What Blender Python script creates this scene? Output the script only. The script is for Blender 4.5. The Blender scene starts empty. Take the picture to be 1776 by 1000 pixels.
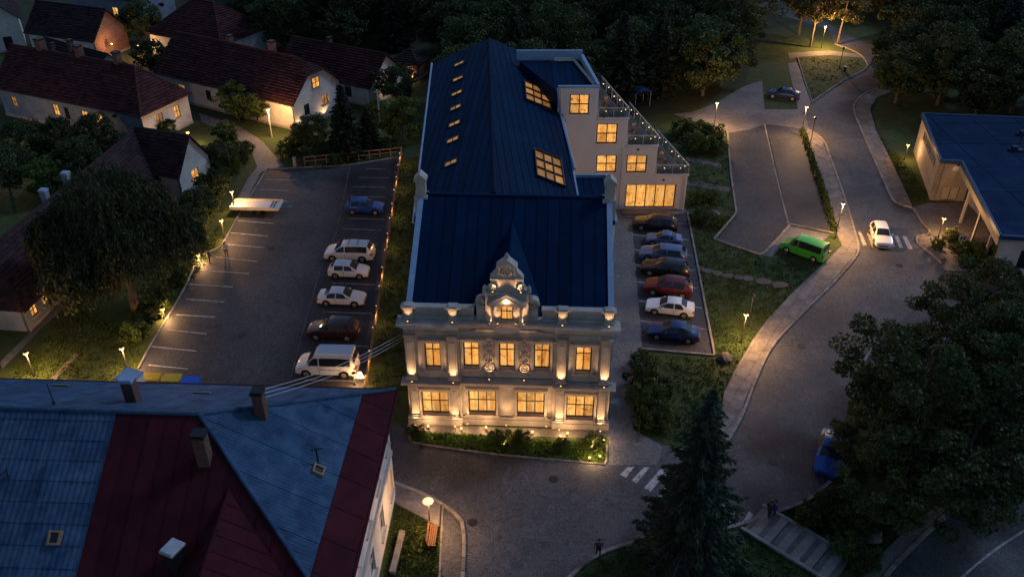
import bpy, bmesh, math, random
import numpy as np
from mathutils import Matrix, Vector
random.seed(7); rng = np.random.default_rng(7)
R = math.radians
scene = bpy.context.scene

# ------------------------------------------------------------------ camera, sky, moonlit dusk, exposure
CAM_H, PITCH, FPX = 44.0, R(33), 1493.0          # drone 44 m up, looking 33 degrees down
cd = bpy.data.cameras.new('camera'); cam = bpy.data.objects.new('camera', cd)
scene.collection.objects.link(cam)
cam.location = (0, 0, CAM_H); cam.rotation_euler = (R(90) - PITCH, 0, 0)
cd.sensor_fit = 'HORIZONTAL'; cd.sensor_width = 36.0; cd.lens = 36.0 * FPX / 1776.0
cd.clip_start = 0.5; cd.clip_end = 2000
scene.camera = cam
SUN_EL, SUN_AZ = 42.0, 60.0
world = bpy.data.worlds.new('World'); scene.world = world; world.use_nodes = True
wn = world.node_tree; sky = wn.nodes.new('ShaderNodeTexSky')
sky.sky_type = 'NISHITA'; sky.sun_disc = False
sky.sun_elevation = R(SUN_EL); sky.sun_rotation = R(SUN_AZ); sky.air_density = 1.0; sky.ozone_density = 5.0; sky.dust_density = 0.4
wn.links.new(sky.outputs[0], wn.nodes['Background'].inputs[0])
wn.nodes['Background'].inputs[1].default_value = 0.045
sl = bpy.data.lights.new('moon', 'SUN'); sl.energy = 0.6; sl.angle = R(10); sl.color = (0.50, 0.68, 1.0)
so = bpy.data.objects.new('moon', sl); scene.collection.objects.link(so)
so.rotation_euler = (R(48), 0, R(120))
scene.view_settings.view_transform = 'Standard'; scene.view_settings.look = 'None'
scene.view_settings.exposure = 0.8; scene.view_settings.gamma = 1.0
scene.render.engine = 'CYCLES'
scene.cycles.use_denoising = True
scene.cycles.max_bounces = 5; scene.cycles.diffuse_bounces = 3; scene.cycles.glossy_bounces = 2
scene.cycles.transparent_max_bounces = 4; scene.cycles.sample_clamp_indirect = 4.0
WARM = (1.0, 0.52, 0.19); SOFT = (1.0, 0.58, 0.26)
LAMP_W = 1.65

# ------------------------------------------------------------------ survey helper: where a sight line meets height z
_c, _s = math.cos(PITCH), math.sin(PITCH)
def G(u, v, z=0.0):
    x = (u - 888) / FPX; y = (500 - v) / FPX
    zc = (CAM_H - z) / (_s - _c * y)
    return Vector((x * zc, zc * (_c + _s * y), z))
def GL(pts, z=0.0): return [G(u, v, z) for u, v in pts]

# ------------------------------------------------------------------ materials
MATS = {}
def nodes_of(name):
    m = bpy.data.materials.new(name); m.use_nodes = True
    nt = m.node_tree; return m, nt, nt.nodes['Principled BSDF']
def N(nt, t, **kw):
    n = nt.nodes.new(t)
    for k, v in kw.items():
        if k in n.inputs: n.inputs[k].default_value = v
        else: setattr(n, k, v)
    return n
def mat(name, a, b=None, scale=3.0, rough=0.85, metal=0.0, bump=0.0, bscale=None, detail=5, spec=0.3, rnd=0.0, coat=0.0, coords='Object', dirt=None):
    """two-tone noise colour, per-object brightness jitter, noise bump"""
    if name in MATS: return MATS[name]
    m, nt, bs = nodes_of(name); L = nt.links.new
    tc = N(nt, 'ShaderNodeTexCoord'); co = tc.outputs[coords]
    geo = N(nt, 'ShaderNodeNewGeometry')
    pos = geo.outputs['Position']
    nz = N(nt, 'ShaderNodeTexNoise', Scale=scale, Detail=detail, Roughness=0.65); L(pos, nz.inputs['Vector'])
    rp = N(nt, 'ShaderNodeValToRGB'); rp.color_ramp.elements[0].position = 0.34; rp.color_ramp.elements[1].position = 0.66
    b = b or tuple(min(1, x * 1.25) for x in a)
    rp.color_ramp.elements[0].color = (*a, 1); rp.color_ramp.elements[1].color = (*b, 1)
    L(nz.outputs[0], rp.inputs[0]); col = rp.outputs[0]
    if dirt:
        d = N(nt, 'ShaderNodeTexNoise', Scale=dirt[1], Detail=6, Roughness=0.7); L(pos, d.inputs['Vector'])
        r2 = N(nt, 'ShaderNodeValToRGB'); r2.color_ramp.elements[0].position = 0.45; r2.color_ramp.elements[1].position = 0.7
        L(d.outputs[0], r2.inputs[0])
        mx = N(nt, 'ShaderNodeMix', data_type='RGBA'); L(r2.outputs[0], mx.inputs[0]); L(col, mx.inputs[6]); mx.inputs[7].default_value = (*dirt[0], 1)
        col = mx.outputs[2]
    if rnd:
        oi = N(nt, 'ShaderNodeObjectInfo'); mr = N(nt, 'ShaderNodeMapRange'); L(oi.outputs['Random'], mr.inputs[0])
        mr.inputs[3].default_value = 1 - rnd; mr.inputs[4].default_value = 1 + rnd
        hs = N(nt, 'ShaderNodeHueSaturation'); L(mr.outputs[0], hs.inputs['Value']); L(col, hs.inputs['Color']); col = hs.outputs[0]
    L(col, bs.inputs['Base Color'])
    bs.inputs['Roughness'].default_value = rough; bs.inputs['Metallic'].default_value = metal
    bs.inputs['Specular IOR Level'].default_value = spec
    if coat: bs.inputs['Coat Weight'].default_value = coat; bs.inputs['Coat Roughness'].default_value = 0.08
    if bump:
        b2 = N(nt, 'ShaderNodeTexNoise', Scale=bscale or scale * 6, Detail=4); L(pos, b2.inputs['Vector'])
        bp = N(nt, 'ShaderNodeBump', Strength=bump, Distance=0.05); L(b2.outputs[0], bp.inputs['Height']); L(bp.outputs[0], bs.inputs['Normal'])
    MATS[name] = m; return m
def emit(name, col, strength):
    if name in MATS: return MATS[name]
    m, nt, bs = nodes_of(name)
    bs.inputs['Base Color'].default_value = (*col, 1); bs.inputs['Emission Color'].default_value = (*col, 1)
    bs.inputs['Emission Strength'].default_value = strength; MATS[name] = m; return m
def lit_pane(name, strength, a=(0.78, 0.27, 0.035), b=(1.0, 0.52, 0.14), dark=(0.26, 0.08, 0.015)):
    """a lit room seen through curtains: soft vertical folds, darker furniture low down"""
    if name in MATS: return MATS[name]
    m, nt, bs = nodes_of(name); L = nt.links.new
    oi = N(nt, 'ShaderNodeObjectInfo'); geo = N(nt, 'ShaderNodeNewGeometry')
    ml = N(nt, 'ShaderNodeVectorMath', operation='MULTIPLY'); L(geo.outputs['Position'], ml.inputs[0]); ml.inputs[1].default_value = (4.6, 4.6, 0.4)
    nz = N(nt, 'ShaderNodeTexNoise', Scale=1.0, Detail=3, Roughness=0.6); L(ml.outputs[0], nz.inputs['Vector'])
    rp = N(nt, 'ShaderNodeValToRGB'); e = rp.color_ramp.elements
    e[0].position = 0.36; e[0].color = (*a, 1); e[1].position = 0.62; e[1].color = (*b, 1); L(nz.outputs[0], rp.inputs[0])
    n2 = N(nt, 'ShaderNodeTexNoise', Scale=2.6, Detail=3, Roughness=0.7); L(geo.outputs['Position'], n2.inputs['Vector'])
    r2 = N(nt, 'ShaderNodeValToRGB'); r2.color_ramp.elements[0].position = 0.52; r2.color_ramp.elements[1].position = 0.72
    L(n2.outputs[0], r2.inputs[0])
    mx = N(nt, 'ShaderNodeMix', data_type='RGBA'); L(r2.outputs[0], mx.inputs[0]); L(rp.outputs[0], mx.inputs[6]); mx.inputs[7].default_value = (*dark, 1)
    mr = N(nt, 'ShaderNodeMapRange'); L(oi.outputs['Random'], mr.inputs[0]); mr.inputs[3].default_value = strength * 0.62; mr.inputs[4].default_value = strength * 1.3
    L(mx.outputs[2], bs.inputs['Emission Color']); L(mr.outputs[0], bs.inputs['Emission Strength'])
    bs.inputs['Base Color'].default_value = (0.05, 0.04, 0.03, 1); bs.inputs['Roughness'].default_value = 0.3; bs.inputs['Specular IOR Level'].default_value = 0.12
    MATS[name] = m; return m
def patterned(name, kind, a, b, scale, rough=0.85, bump=0.4, mortar=0.02, bw=0.5, rh=0.25, rot=0.0, dirt=(0.03, 0.03, 0.03)):
    """brick/paver/tile courses for surfaces whose pieces are too small to pick apart"""
    if name in MATS: return MATS[name]
    m, nt, bs = nodes_of(name); L = nt.links.new
    tc = N(nt, 'ShaderNodeTexCoord'); mp = N(nt, 'ShaderNodeMapping'); mp.inputs['Rotation'].default_value = (0, 0, rot)
    geo = N(nt, 'ShaderNodeNewGeometry')
    if kind == 'b':                                        # upright walls: run along the wall, rise with height
        sx = N(nt, 'ShaderNodeSeparateXYZ'); cx = N(nt, 'ShaderNodeCombineXYZ'); am = N(nt, 'ShaderNodeMath', operation='SUBTRACT'); L(geo.outputs['Position'], sx.inputs[0]); L(sx.outputs[0], am.inputs[0]); L(sx.outputs[1], am.inputs[1]); L(am.outputs[0], cx.inputs[0]); L(sx.outputs[2], cx.inputs[1]); L(cx.outputs[0], mp.inputs['Vector'])
    else: L(geo.outputs['Position'], mp.inputs['Vector'])
    bk = N(nt, 'ShaderNodeTexBrick', Scale=scale); L(mp.outputs[0], bk.inputs['Vector'])
    bk.inputs['Color1'].default_value = (*a, 1); bk.inputs['Color2'].default_value = (*b, 1)
    bk.inputs['Mortar'].default_value = (*[x * 0.4 for x in a], 1); bk.inputs['Mortar Size'].default_value = mortar
    bk.inputs['Brick Width'].default_value = bw; bk.inputs['Row Height'].default_value = rh
    d = N(nt, 'ShaderNodeTexNoise', Scale=0.6, Detail=6, Roughness=0.7); L(geo.outputs['Position'], d.inputs['Vector'])
    r2 = N(nt, 'ShaderNodeValToRGB'); r2.color_ramp.elements[0].position = 0.45; r2.color_ramp.elements[1].position = 0.75
    r2.color_ramp.elements[1].color = (.6, .6, .6, 1); L(d.outputs[0], r2.inputs[0])
    mx = N(nt, 'ShaderNodeMix', data_type='RGBA'); L(r2.outputs[0], mx.inputs[0]); L(bk.outputs[0], mx.inputs[6]); mx.inputs[7].default_value = (*dirt, 1)
    L(mx.outputs[2], bs.inputs['Base Color'])
    bp = N(nt, 'ShaderNodeBump', Strength=bump, Distance=0.03); L(bk.outputs['Fac'], bp.inputs['Height']); bp.invert = True
    L(bp.outputs[0], bs.inputs['Normal']); bs.inputs['Roughness'].default_value = rough
    MATS[name] = m; return m
def asphalt(name, a, b, crack=0.5):
    """worn asphalt: broad patches, fine aggregate, sealed crack lines"""
    m, nt, bs = nodes_of(name); L = nt.links.new
    geo = N(nt, 'ShaderNodeNewGeometry'); pos = geo.outputs['Position']
    n1 = N(nt, 'ShaderNodeTexNoise', Scale=0.18, Detail=7, Roughness=0.68); L(pos, n1.inputs['Vector'])
    n2 = N(nt, 'ShaderNodeTexNoise', Scale=9.0, Detail=3, Roughness=0.7); L(pos, n2.inputs['Vector'])
    ad = N(nt, 'ShaderNodeMix', data_type='FLOAT'); ad.inputs[0].default_value = 0.42; L(n1.outputs[0], ad.inputs[2]); L(n2.outputs[0], ad.inputs[3])
    rp = N(nt, 'ShaderNodeValToRGB'); rp.color_ramp.elements[0].position = 0.38; rp.color_ramp.elements[1].position = 0.62
    rp.color_ramp.elements[0].color = (*a, 1); rp.color_ramp.elements[1].color = (*b, 1); L(ad.outputs[0], rp.inputs[0])
    ds = N(nt, 'ShaderNodeTexNoise', Scale=0.62, Detail=2.0, Roughness=0.5, Distortion=3.0); L(pos, ds.inputs['Vector'])
    r3 = N(nt, 'ShaderNodeValToRGB'); cr_ = r3.color_ramp; k0, k1 = 1 - crack * .75, 1 + crack * 1.25          # worn ridges between darker, oilier patches
    cr_.elements[0].position = 0.28; cr_.elements[0].color = (1, 1, 1, 1); cr_.elements[1].position = 0.72; cr_.elements[1].color = (1, 1, 1, 1)
    for p_, k_ in ((.36, k0), (.42, k1), (.48, k0), (.54, k1), (.60, k0), (.66, k1)): x_ = cr_.elements.new(p_); x_.color = (k_, k_, k_, 1)
    L(ds.outputs[0], r3.inputs[0])
    mx = N(nt, 'ShaderNodeMix', data_type='RGBA', blend_type='MULTIPLY'); mx.inputs[0].default_value = 1.0; L(rp.outputs[0], mx.inputs[6]); L(r3.outputs[0], mx.inputs[7])
    st = N(nt, 'ShaderNodeTexNoise', Scale=0.085, Detail=5, Roughness=0.6); L(pos, st.inputs['Vector'])
    r4 = N(nt, 'ShaderNodeValToRGB'); r4.color_ramp.elements[0].position = 0.50; r4.color_ramp.elements[1].position = 0.66; r4.color_ramp.elements[1].color = (.75, .75, .75, 1); L(st.outputs[0], r4.inputs[0])
    m4 = N(nt, 'ShaderNodeMix', data_type='RGBA'); L(r4.outputs[0], m4.inputs[0]); L(mx.outputs[2], m4.inputs[6]); m4.inputs[7].default_value = (a[0] * .55, a[1] * .58, a[2] * .68, 1)
    L(m4.outputs[2], bs.inputs['Base Color'])
    bp = N(nt, 'ShaderNodeBump', Strength=0.5, Distance=0.03); L(ad.outputs[0], bp.inputs['Height']); L(bp.outputs[0], bs.inputs['Normal'])
    bs.inputs['Roughness'].default_value = 0.72; bs.inputs['Specular IOR Level'].default_value = 0.35
    MATS[name] = m; return m
def leafmat(name, a, b):
    m, nt, bs = nodes_of(name); L = nt.links.new
    geo = N(nt, 'ShaderNodeNewGeometry'); oi = N(nt, 'ShaderNodeObjectInfo')
    nz = N(nt, 'ShaderNodeTexNoise', Scale=1.3, Detail=4); L(geo.outputs['Position'], nz.inputs['Vector'])
    rp = N(nt, 'ShaderNodeValToRGB'); rp.color_ramp.elements[0].position = 0.3; rp.color_ramp.elements[1].position = 0.7
    rp.color_ramp.elements[0].color = (*a, 1); rp.color_ramp.elements[1].color = (*b, 1); L(nz.outputs[0], rp.inputs[0])
    hs = N(nt, 'ShaderNodeHueSaturation'); mr = N(nt, 'ShaderNodeMapRange'); L(oi.outputs['Random'], mr.inputs[0])
    mr.inputs[3].default_value = 0.7; mr.inputs[4].default_value = 1.3; L(mr.outputs[0], hs.inputs['Value']); L(rp.outputs[0], hs.inputs['Color'])
    L(hs.outputs[0], bs.inputs['Base Color']); bs.inputs['Roughness'].default_value = 0.6; bs.inputs['Specular IOR Level'].default_value = 0.25
    tr = N(nt, 'ShaderNodeBsdfTranslucent'); L(hs.outputs[0], tr.inputs[0])
    ms = N(nt, 'ShaderNodeMixShader'); ms.inputs[0].default_value = 0.25
    L(bs.outputs[0], ms.inputs[1]); L(tr.outputs[0], ms.inputs[2]); L(ms.outputs[0], nt.nodes['Material Output'].inputs[0])
    MATS[name] = m; return m
asphalt('asphalt', (0.042, 0.042, 0.046), (0.086, 0.084, 0.088))
asphalt('asphalt_old_dim', (0.026, 0.027, 0.031), (0.053, 0.053, 0.059), 0.5)  # old asphalt, its colour darkened further for distance from the lamps
asphalt('paving', (0.098, 0.092, 0.092), (0.168, 0.157, 0.152), 0.4)
patterned('pavers', 'p', (0.20, 0.175, 0.165), (0.27, 0.24, 0.22), 1.0, bw=0.4, rh=0.2, mortar=0.018, rot=R(-30))
patterned('brick', 'b', (0.22, 0.10, 0.07), (0.28, 0.14, 0.09), 1.0, bw=0.5, rh=0.16)
mat('grass', (0.022, 0.042, 0.008), (0.050, 0.078, 0.016), scale=0.9, bump=1.0, bscale=6, rough=0.9, dirt=((0.036, 0.040, 0.016), 0.33))
mat('forest_floor', (0.020, 0.026, 0.010), (0.04, 0.045, 0.016), scale=0.5, bump=0.8, bscale=3, rough=0.95)
mat('kerbstone', (0.17, 0.15, 0.135), (0.27, 0.24, 0.215), scale=2.5, bump=0.4, rnd=0.25)
mat('slab', (0.155, 0.138, 0.13), (0.225, 0.20, 0.185), scale=1.7, bump=0.35, bscale=20, rnd=0.14, dirt=((0.10, 0.09, 0.08), 0.8))
mat('navy_roof', (0.0010, 0.014, 0.042), (0.002, 0.021, 0.058), scale=0.35, rough=0.7, metal=0.0, spec=0.04, rnd=0.20, dirt=((0.004, 0.014, 0.036), 0.22), bump=0.05, bscale=2)
mat('navy_dark', (0.006, 0.02, 0.055), rough=0.5)
mat('trim_blue', (0.22, 0.30, 0.42), (0.28, 0.36, 0.48), scale=1, rough=0.5)
mat('sheet_blue', (0.030, 0.066, 0.125), (0.062, 0.108, 0.175), scale=1.1, rough=0.8, spec=0.1, rnd=0.12, dirt=((0.018, 0.040, 0.080), 0.7), bump=0.15)
mat('sheet_red', (0.046, 0.008, 0.012), (0.066, 0.011, 0.015), scale=0.8, rough=0.85, spec=0.08, rnd=0.10, dirt=((0.030, 0.008, 0.012), 0.5), bump=0.1)
def tilemat(name, a, b):
    m, nt, bs = nodes_of(name); L = nt.links.new
    geo = N(nt, 'ShaderNodeNewGeometry'); nz = N(nt, 'ShaderNodeTexNoise', Scale=0.5, Detail=6, Roughness=.7); L(geo.outputs['Position'], nz.inputs['Vector'])
    ad = N(nt, 'ShaderNodeMix', data_type='FLOAT'); ad.inputs[0].default_value = .38; L(nz.outputs[0], ad.inputs[2]); L(geo.outputs['Random Per Island'], ad.inputs[3])
    rp = N(nt, 'ShaderNodeValToRGB'); rp.color_ramp.elements[0].position = .22; rp.color_ramp.elements[1].position = .8; rp.color_ramp.elements[0].color = (*a, 1); rp.color_ramp.elements[1].color = (*b, 1)
    L(ad.outputs[0], rp.inputs[0]); L(rp.outputs[0], bs.inputs['Base Color']); bs.inputs['Roughness'].default_value = .9; bs.inputs['Specular IOR Level'].default_value = .1
    n2 = N(nt, 'ShaderNodeTexNoise', Scale=9, Detail=4); L(geo.outputs['Position'], n2.inputs['Vector']); bp = N(nt, 'ShaderNodeBump', Strength=.5, Distance=.04); L(n2.outputs[0], bp.inputs['Height']); L(bp.outputs[0], bs.inputs['Normal'])
    MATS[name] = m
tilemat('tile_red', (0.028, 0.011, 0.013), (0.096, 0.036, 0.034)); tilemat('tile_old', (0.020, 0.013, 0.016), (0.066, 0.038, 0.038))
mat('plaster', (0.52, 0.49, 0.44), (0.62, 0.59, 0.54), scale=0.8, bump=0.15, bscale=12, dirt=((0.36, 0.33, 0.30), 0.35))
mat('plaster_blue', (0.17, 0.20, 0.25), (0.23, 0.26, 0.31), scale=0.7, bump=0.15, dirt=((0.11, 0.13, 0.16), 0.5))
mat('render_wall', (0.68, 0.58, 0.50), (0.74, 0.64, 0.56), scale=0.5, bump=0.1, bscale=15)
mat('stone', (0.38, 0.32, 0.265), (0.49, 0.42, 0.35), scale=1.3, bump=0.25, bscale=14, dirt=((0.28, 0.25, 0.23), 0.9))
mat('stone_dark', (0.26, 0.235, 0.21), (0.36, 0.32, 0.29), scale=1.8, bump=0.3, bscale=14, rnd=0.12)
mat('chimney_brick', (0.085, 0.042, 0.032), (0.15, 0.075, 0.055), scale=4, bump=0.5)
mat('frame_dark', (0.020, 0.016, 0.014), (0.03, 0.025, 0.02), rough=0.5)
mat('frame_white', (0.6, 0.58, 0.55), rough=0.6)
mat('wood', (0.20, 0.12, 0.07), (0.30, 0.19, 0.11), scale=4, rnd=0.15, bump=0.3)
mat('wood_grey', (0.22, 0.19, 0.17), (0.31, 0.27, 0.24), scale=3, rnd=0.2, bump=0.4)
mat('metal_dark', (0.03, 0.03, 0.032), rough=0.45, metal=0.5)
mat('metal_pale', (0.50, 0.50, 0.50), rough=0.4, metal=0.5)
mat('glass_dark', (0.012, 0.016, 0.022), rough=0.06, spec=0.6)
mat('white_line', (0.34, 0.33, 0.32), (0.56, 0.55, 0.54), scale=5, rough=0.8, dirt=((0.12, 0.12, 0.12), 2.2))
mat('bark', (0.08, 0.06, 0.045), (0.14, 0.11, 0.08), scale=5, bump=0.8)
mat('tyre', (0.012, 0.012, 0.012), rough=0.9)
mat('rim', (0.42, 0.42, 0.43), rough=0.35, metal=0.7)
mat('red_light', (0.35, 0.02, 0.02), rough=0.2, spec=0.6)
mat('head_light', (0.62, 0.62, 0.60), rough=0.15, spec=0.7)
mat('stone_flag', (0.085, 0.074, 0.066), (0.13, 0.115, 0.10), scale=2.2, bump=0.5, rnd=0.2)
leafmat('leaf_dark', (0.032, 0.048, 0.016), (0.080, 0.102, 0.030))
leafmat('leaf_mid', (0.040, 0.070, 0.014), (0.090, 0.125, 0.028))
leafmat('leaf_spruce', (0.020, 0.036, 0.024), (0.046, 0.066, 0.036))
leafmat('leaf_willow', (0.044, 0.056, 0.024), (0.085, 0.096, 0.040))
lit_pane('pane_lit', 0.62)
lit_pane('pane_dim', 0.22)
emit('bulb', (1.0, 0.47, 0.11), 1.5)
emit('bowl_soft', (1.0, 0.72, 0.38), 0.6)
emit('bulb_small', (1.0, 0.70, 0.40), 1.6)

m_, nt_, bs_ = nodes_of('rail_glass')
bs_.inputs['Base Color'].default_value = (.20, .23, .26, 1); bs_.inputs['Roughness'].default_value = .1; bs_.inputs['Alpha'].default_value = .22; MATS['rail_glass'] = m_
mat('trim_navy', (0.012, 0.04, 0.10), rough=.5); mat('navy_felt', (0.006, 0.020, 0.055), (0.010, 0.028, 0.07), scale=.6, rough=.9, spec=.06, rnd=.12, bump=.2, dirt=((0.014, .036, .085), .35))
mat('beige_panel', (.36, .30, .24), rough=.7)
mat('hall_wall', (.30, .255, .21), (.37, .315, .26), scale=.6, bump=.2, dirt=((.20, .17, .145), .4))
mat('trailer_bed', (.50, .48, .46), (.60, .58, .55), scale=2, rough=.6); mat('drawbar_blue', (.03, .10, .26), rough=.6); mat('bench_wood', (.12, .06, .03), (.17, .085, .042), scale=6, rnd=.1)
mat('bin_yellow', (.42, .28, .03), rough=.5); mat('bin_blue', (.02, .08, .36), rough=.5); mat('hair_dark', (.03, .02, .015), rough=.8)
leafmat('leaf_bed', (0.05, 0.10, 0.014), (0.10, 0.17, 0.03))
leafmat('leaf_lamplit', (0.060, 0.058, 0.014), (0.13, 0.11, 0.03))  # gold of the lamplight painted into the leaf colour
leafmat('leaf_tuft', (0.034, 0.058, 0.012), (0.075, 0.105, 0.024))

# ------------------------------------------------------------------ mesh helpers
COL = scene.collection
WM = {}                                             # world matrix of each parent
class MB:
    def __init__(s): s.v = []; s.f = []; s.m = []
    def add(s, vs, fs, mi=0):
        o = len(s.v); s.v += [tuple(p) for p in vs]
        for f in fs: s.f.append(tuple(i + o for i in f)); s.m.append(mi)
        return s
    def box(s, x0, x1, y0, y1, z0, z1, M=None, mi=0):
        vs = [Vector((x, y, z)) for z in (z0, z1) for y in (y0, y1) for x in (x0, x1)]
        if M is not None: vs = [M @ p for p in vs]
        return s.add(vs, [(0, 2, 3, 1), (4, 5, 7, 6), (0, 1, 5, 4), (2, 6, 7, 3), (0, 4, 6, 2), (1, 3, 7, 5)], mi)
    def prism(s, poly, z0, z1, M=None, mi=0):
        """poly: (x, y) list, extruded along z"""
        n = len(poly); vs = [Vector((p[0], p[1], z0)) for p in poly] + [Vector((p[0], p[1], z1)) for p in poly]
        if M is not None: vs = [M @ p for p in vs]
        a = sum(poly[i][0] * poly[(i + 1) % n][1] - poly[(i + 1) % n][0] * poly[i][1] for i in range(n))
        top = tuple(range(n, 2 * n)); bot = tuple(range(n))[::-1]
        sd = [(i, (i + 1) % n, n + (i + 1) % n, n + i) for i in range(n)]
        if a < 0: top = top[::-1]; bot = bot[::-1]; sd = [q[::-1] for q in sd]
        return s.add(vs, [top, bot] + sd, mi)
    def tube(s, pts, r, n=6, mi=0, cap=True):
        """pts: 3D polyline, r: radius or list"""
        pts = [Vector(p) for p in pts]; rs = r if isinstance(r, (list, tuple)) else [r] * len(pts)
        vs = []; fs = []
        for i, p in enumerate(pts):
            d = (pts[min(i + 1, len(pts) - 1)] - pts[max(i - 1, 0)]).normalized()
            a = d.cross(Vector((0, 0, 1)) if abs(d.z) < 0.9 else Vector((1, 0, 0))).normalized(); b = d.cross(a)
            for k in range(n):
                t = 2 * math.pi * k / n; vs.append(p + (a * math.cos(t) + b * math.sin(t)) * rs[i])
        for i in range(len(pts) - 1):
            for k in range(n):
                fs.append((i * n + k, i * n + (k + 1) % n, (i + 1) * n + (k + 1) % n, (i + 1) * n + k))
        if cap: fs.append(tuple(range(n))[::-1]); fs.append(tuple(range((len(pts) - 1) * n, len(pts) * n)))
        return s.add(vs, fs, mi)
    def lathe(s, prof, n=10, c=(0, 0, 0), mi=0):
        """prof: (r, z)"""
        vs = []; fs = []
        for r, z in prof:
            for k in range(n):
                t = 2 * math.pi * k / n; vs.append((c[0] + r * math.cos(t), c[1] + r * math.sin(t), c[2] + z))
        for i in range(len(prof) - 1):
            for k in range(n): fs.append((i * n + k, i * n + (k + 1) % n, (i + 1) * n + (k + 1) % n, (i + 1) * n + k))
        fs.append(tuple(range(n))[::-1]); fs.append(tuple(range((len(prof) - 1) * n, len(prof) * n)))
        return s.add(vs, fs, mi)
    def mesh(s, name, mats, smooth=None):
        me = bpy.data.meshes.new(name); me.from_pydata(s.v, [], s.f)
        for k in (mats if isinstance(mats, (list, tuple)) else [mats]): me.materials.append(MATS[k])
        if any(s.m): me.polygons.foreach_set('material_index', s.m)
        if smooth is not None:
            me.polygons.foreach_set('use_smooth', [True] * len(me.polygons)); me.update(); me.set_sharp_from_angle(angle=R(smooth))
        me.update(); return me
def link(name, data, parent=None, M=None):
    o = bpy.data.objects.new(name, data); COL.objects.link(o)
    M = M if M is not None else Matrix.Identity(4)
    if parent is not None:
        o.parent = parent; o.matrix_basis = WM[parent].inverted() @ M
    else: o.matrix_basis = M
    WM[o] = M; return o
def part(name, mb, mats, parent, M=None, smooth=None):
    me = mb.mesh(name, mats, smooth) if isinstance(mb, MB) else mb
    return link(name, me, parent, M)
def tag(o, label=None, cat=None, group=None, kind=None):
    if label: o['label'] = label
    if cat: o['category'] = cat
    if group: o['group'] = group
    if kind: o['kind'] = kind
    return o
def thing(name, label, cat, loc=(0, 0, 0), rz=0.0, group=None):
    o = link(name, None, None, Matrix.Translation(Vector(loc)) @ Matrix.Rotation(rz, 4, 'Z'))
    return tag(o, label, cat, group)
def dup(o, parent=None, M=None):
    c = o.copy(); COL.objects.link(c)
    if parent is not None: c.parent = parent
    if M is not None: c.matrix_basis = M; WM[c] = M
    for ch in list(o.children): dup(ch, c)
    return c
def light(kind, loc, power, col, parent, size=0.12, target=None, spot=80, blend=0.6):
    d = bpy.data.lights.new('lamp_light', kind); d.energy = power; d.color = col; d.shadow_soft_size = size
    M = Matrix.Translation(Vector(loc))
    if kind == 'SPOT':
        d.spot_size = R(spot); d.spot_blend = blend
        M = M @ Vector(target - Vector(loc)).to_track_quat('-Z', 'Y').to_matrix().to_4x4()
    return link('lamp_light', d, parent, M)
def frame(o, x, y=None, z=None):
    """4x4 from origin and two axes"""
    x = Vector(x).normalized(); z = Vector(z).normalized(); y = z.cross(x).normalized(); z = x.cross(y)
    return Matrix.Translation(Vector(o)) @ Matrix((x, y, z)).transposed().to_4x4()
def clip_half(poly, ax, val, keep_less):
    out = []
    for i in range(len(poly)):
        p, q = poly[i], poly[(i + 1) % len(poly)]
        a = (p[ax] <= val) if keep_less else (p[ax] >= val); b = (q[ax] <= val) if keep_less else (q[ax] >= val)
        if a: out.append(p)
        if a != b:
            t = (val - p[ax]) / (q[ax] - p[ax]); out.append((p[0] + (q[0] - p[0]) * t, p[1] + (q[1] - p[1]) * t))
    return out
def clip_rect(poly, x0, x1, y0, y1):
    for ax, v, k in ((0, x0, False), (0, x1, True), (1, y0, False), (1, y1, True)):
        poly = clip_half(poly, ax, v, k)
        if len(poly) < 3: return []
    out = []
    for p in poly:
        if not out or (abs(p[0] - out[-1][0]) + abs(p[1] - out[-1][1])) > 1e-4: out.append(p)
    if len(out) > 2 and abs(out[0][0] - out[-1][0]) + abs(out[0][1] - out[-1][1]) < 1e-4: out.pop()
    return out if len(out) > 2 else []
def area2(p): return abs(sum(p[i][0] * p[(i + 1) % len(p)][1] - p[(i + 1) % len(p)][0] * p[i][1] for i in range(len(p)))) / 2
def plane_poly(pts):
    """3D planar polygon -> frame (x along first edge, z outward/up) and 2D polygon"""
    pts = [Vector(p) for p in pts]; x = (pts[1] - pts[0]).normalized()
    n = Vector((0, 0, 0))
    for i in range(len(pts)): n += pts[i].cross(pts[(i + 1) % len(pts)])
    if n.z < 0: n = -n
    M = frame(pts[0], x, z=n); Mi = M.inverted()
    return M, [tuple((Mi @ p)[:2]) for p in pts]
def seam_roof(parent, pts, w, matname, seam=0.035, name='roof_panel', t=0.035, lift=0.03):
    """standing-seam panels: each strip its own part with an upstand on one edge"""
    M, poly = plane_poly(pts); x0 = min(p[0] for p in poly); x1 = max(p[0] for p in poly)
    n = max(1, round((x1 - x0) / w)); w = (x1 - x0) / n; out = []
    for i in range(n):
        q = clip_rect(poly, x0 + i * w + 0.006, x0 + (i + 1) * w - 0.006, -1e3, 1e3)
        if not q or area2(q) < 0.02: continue
        mb = MB().prism(q, lift, lift + t)
        sq = clip_rect(poly, x0 + (i + 1) * w - 0.05, x0 + (i + 1) * w - 0.008, -1e3, 1e3)
        if sq: mb.prism(sq, lift + t, lift + t + seam)
        out.append(part(name, mb, matname, parent, M))
    return out
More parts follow.
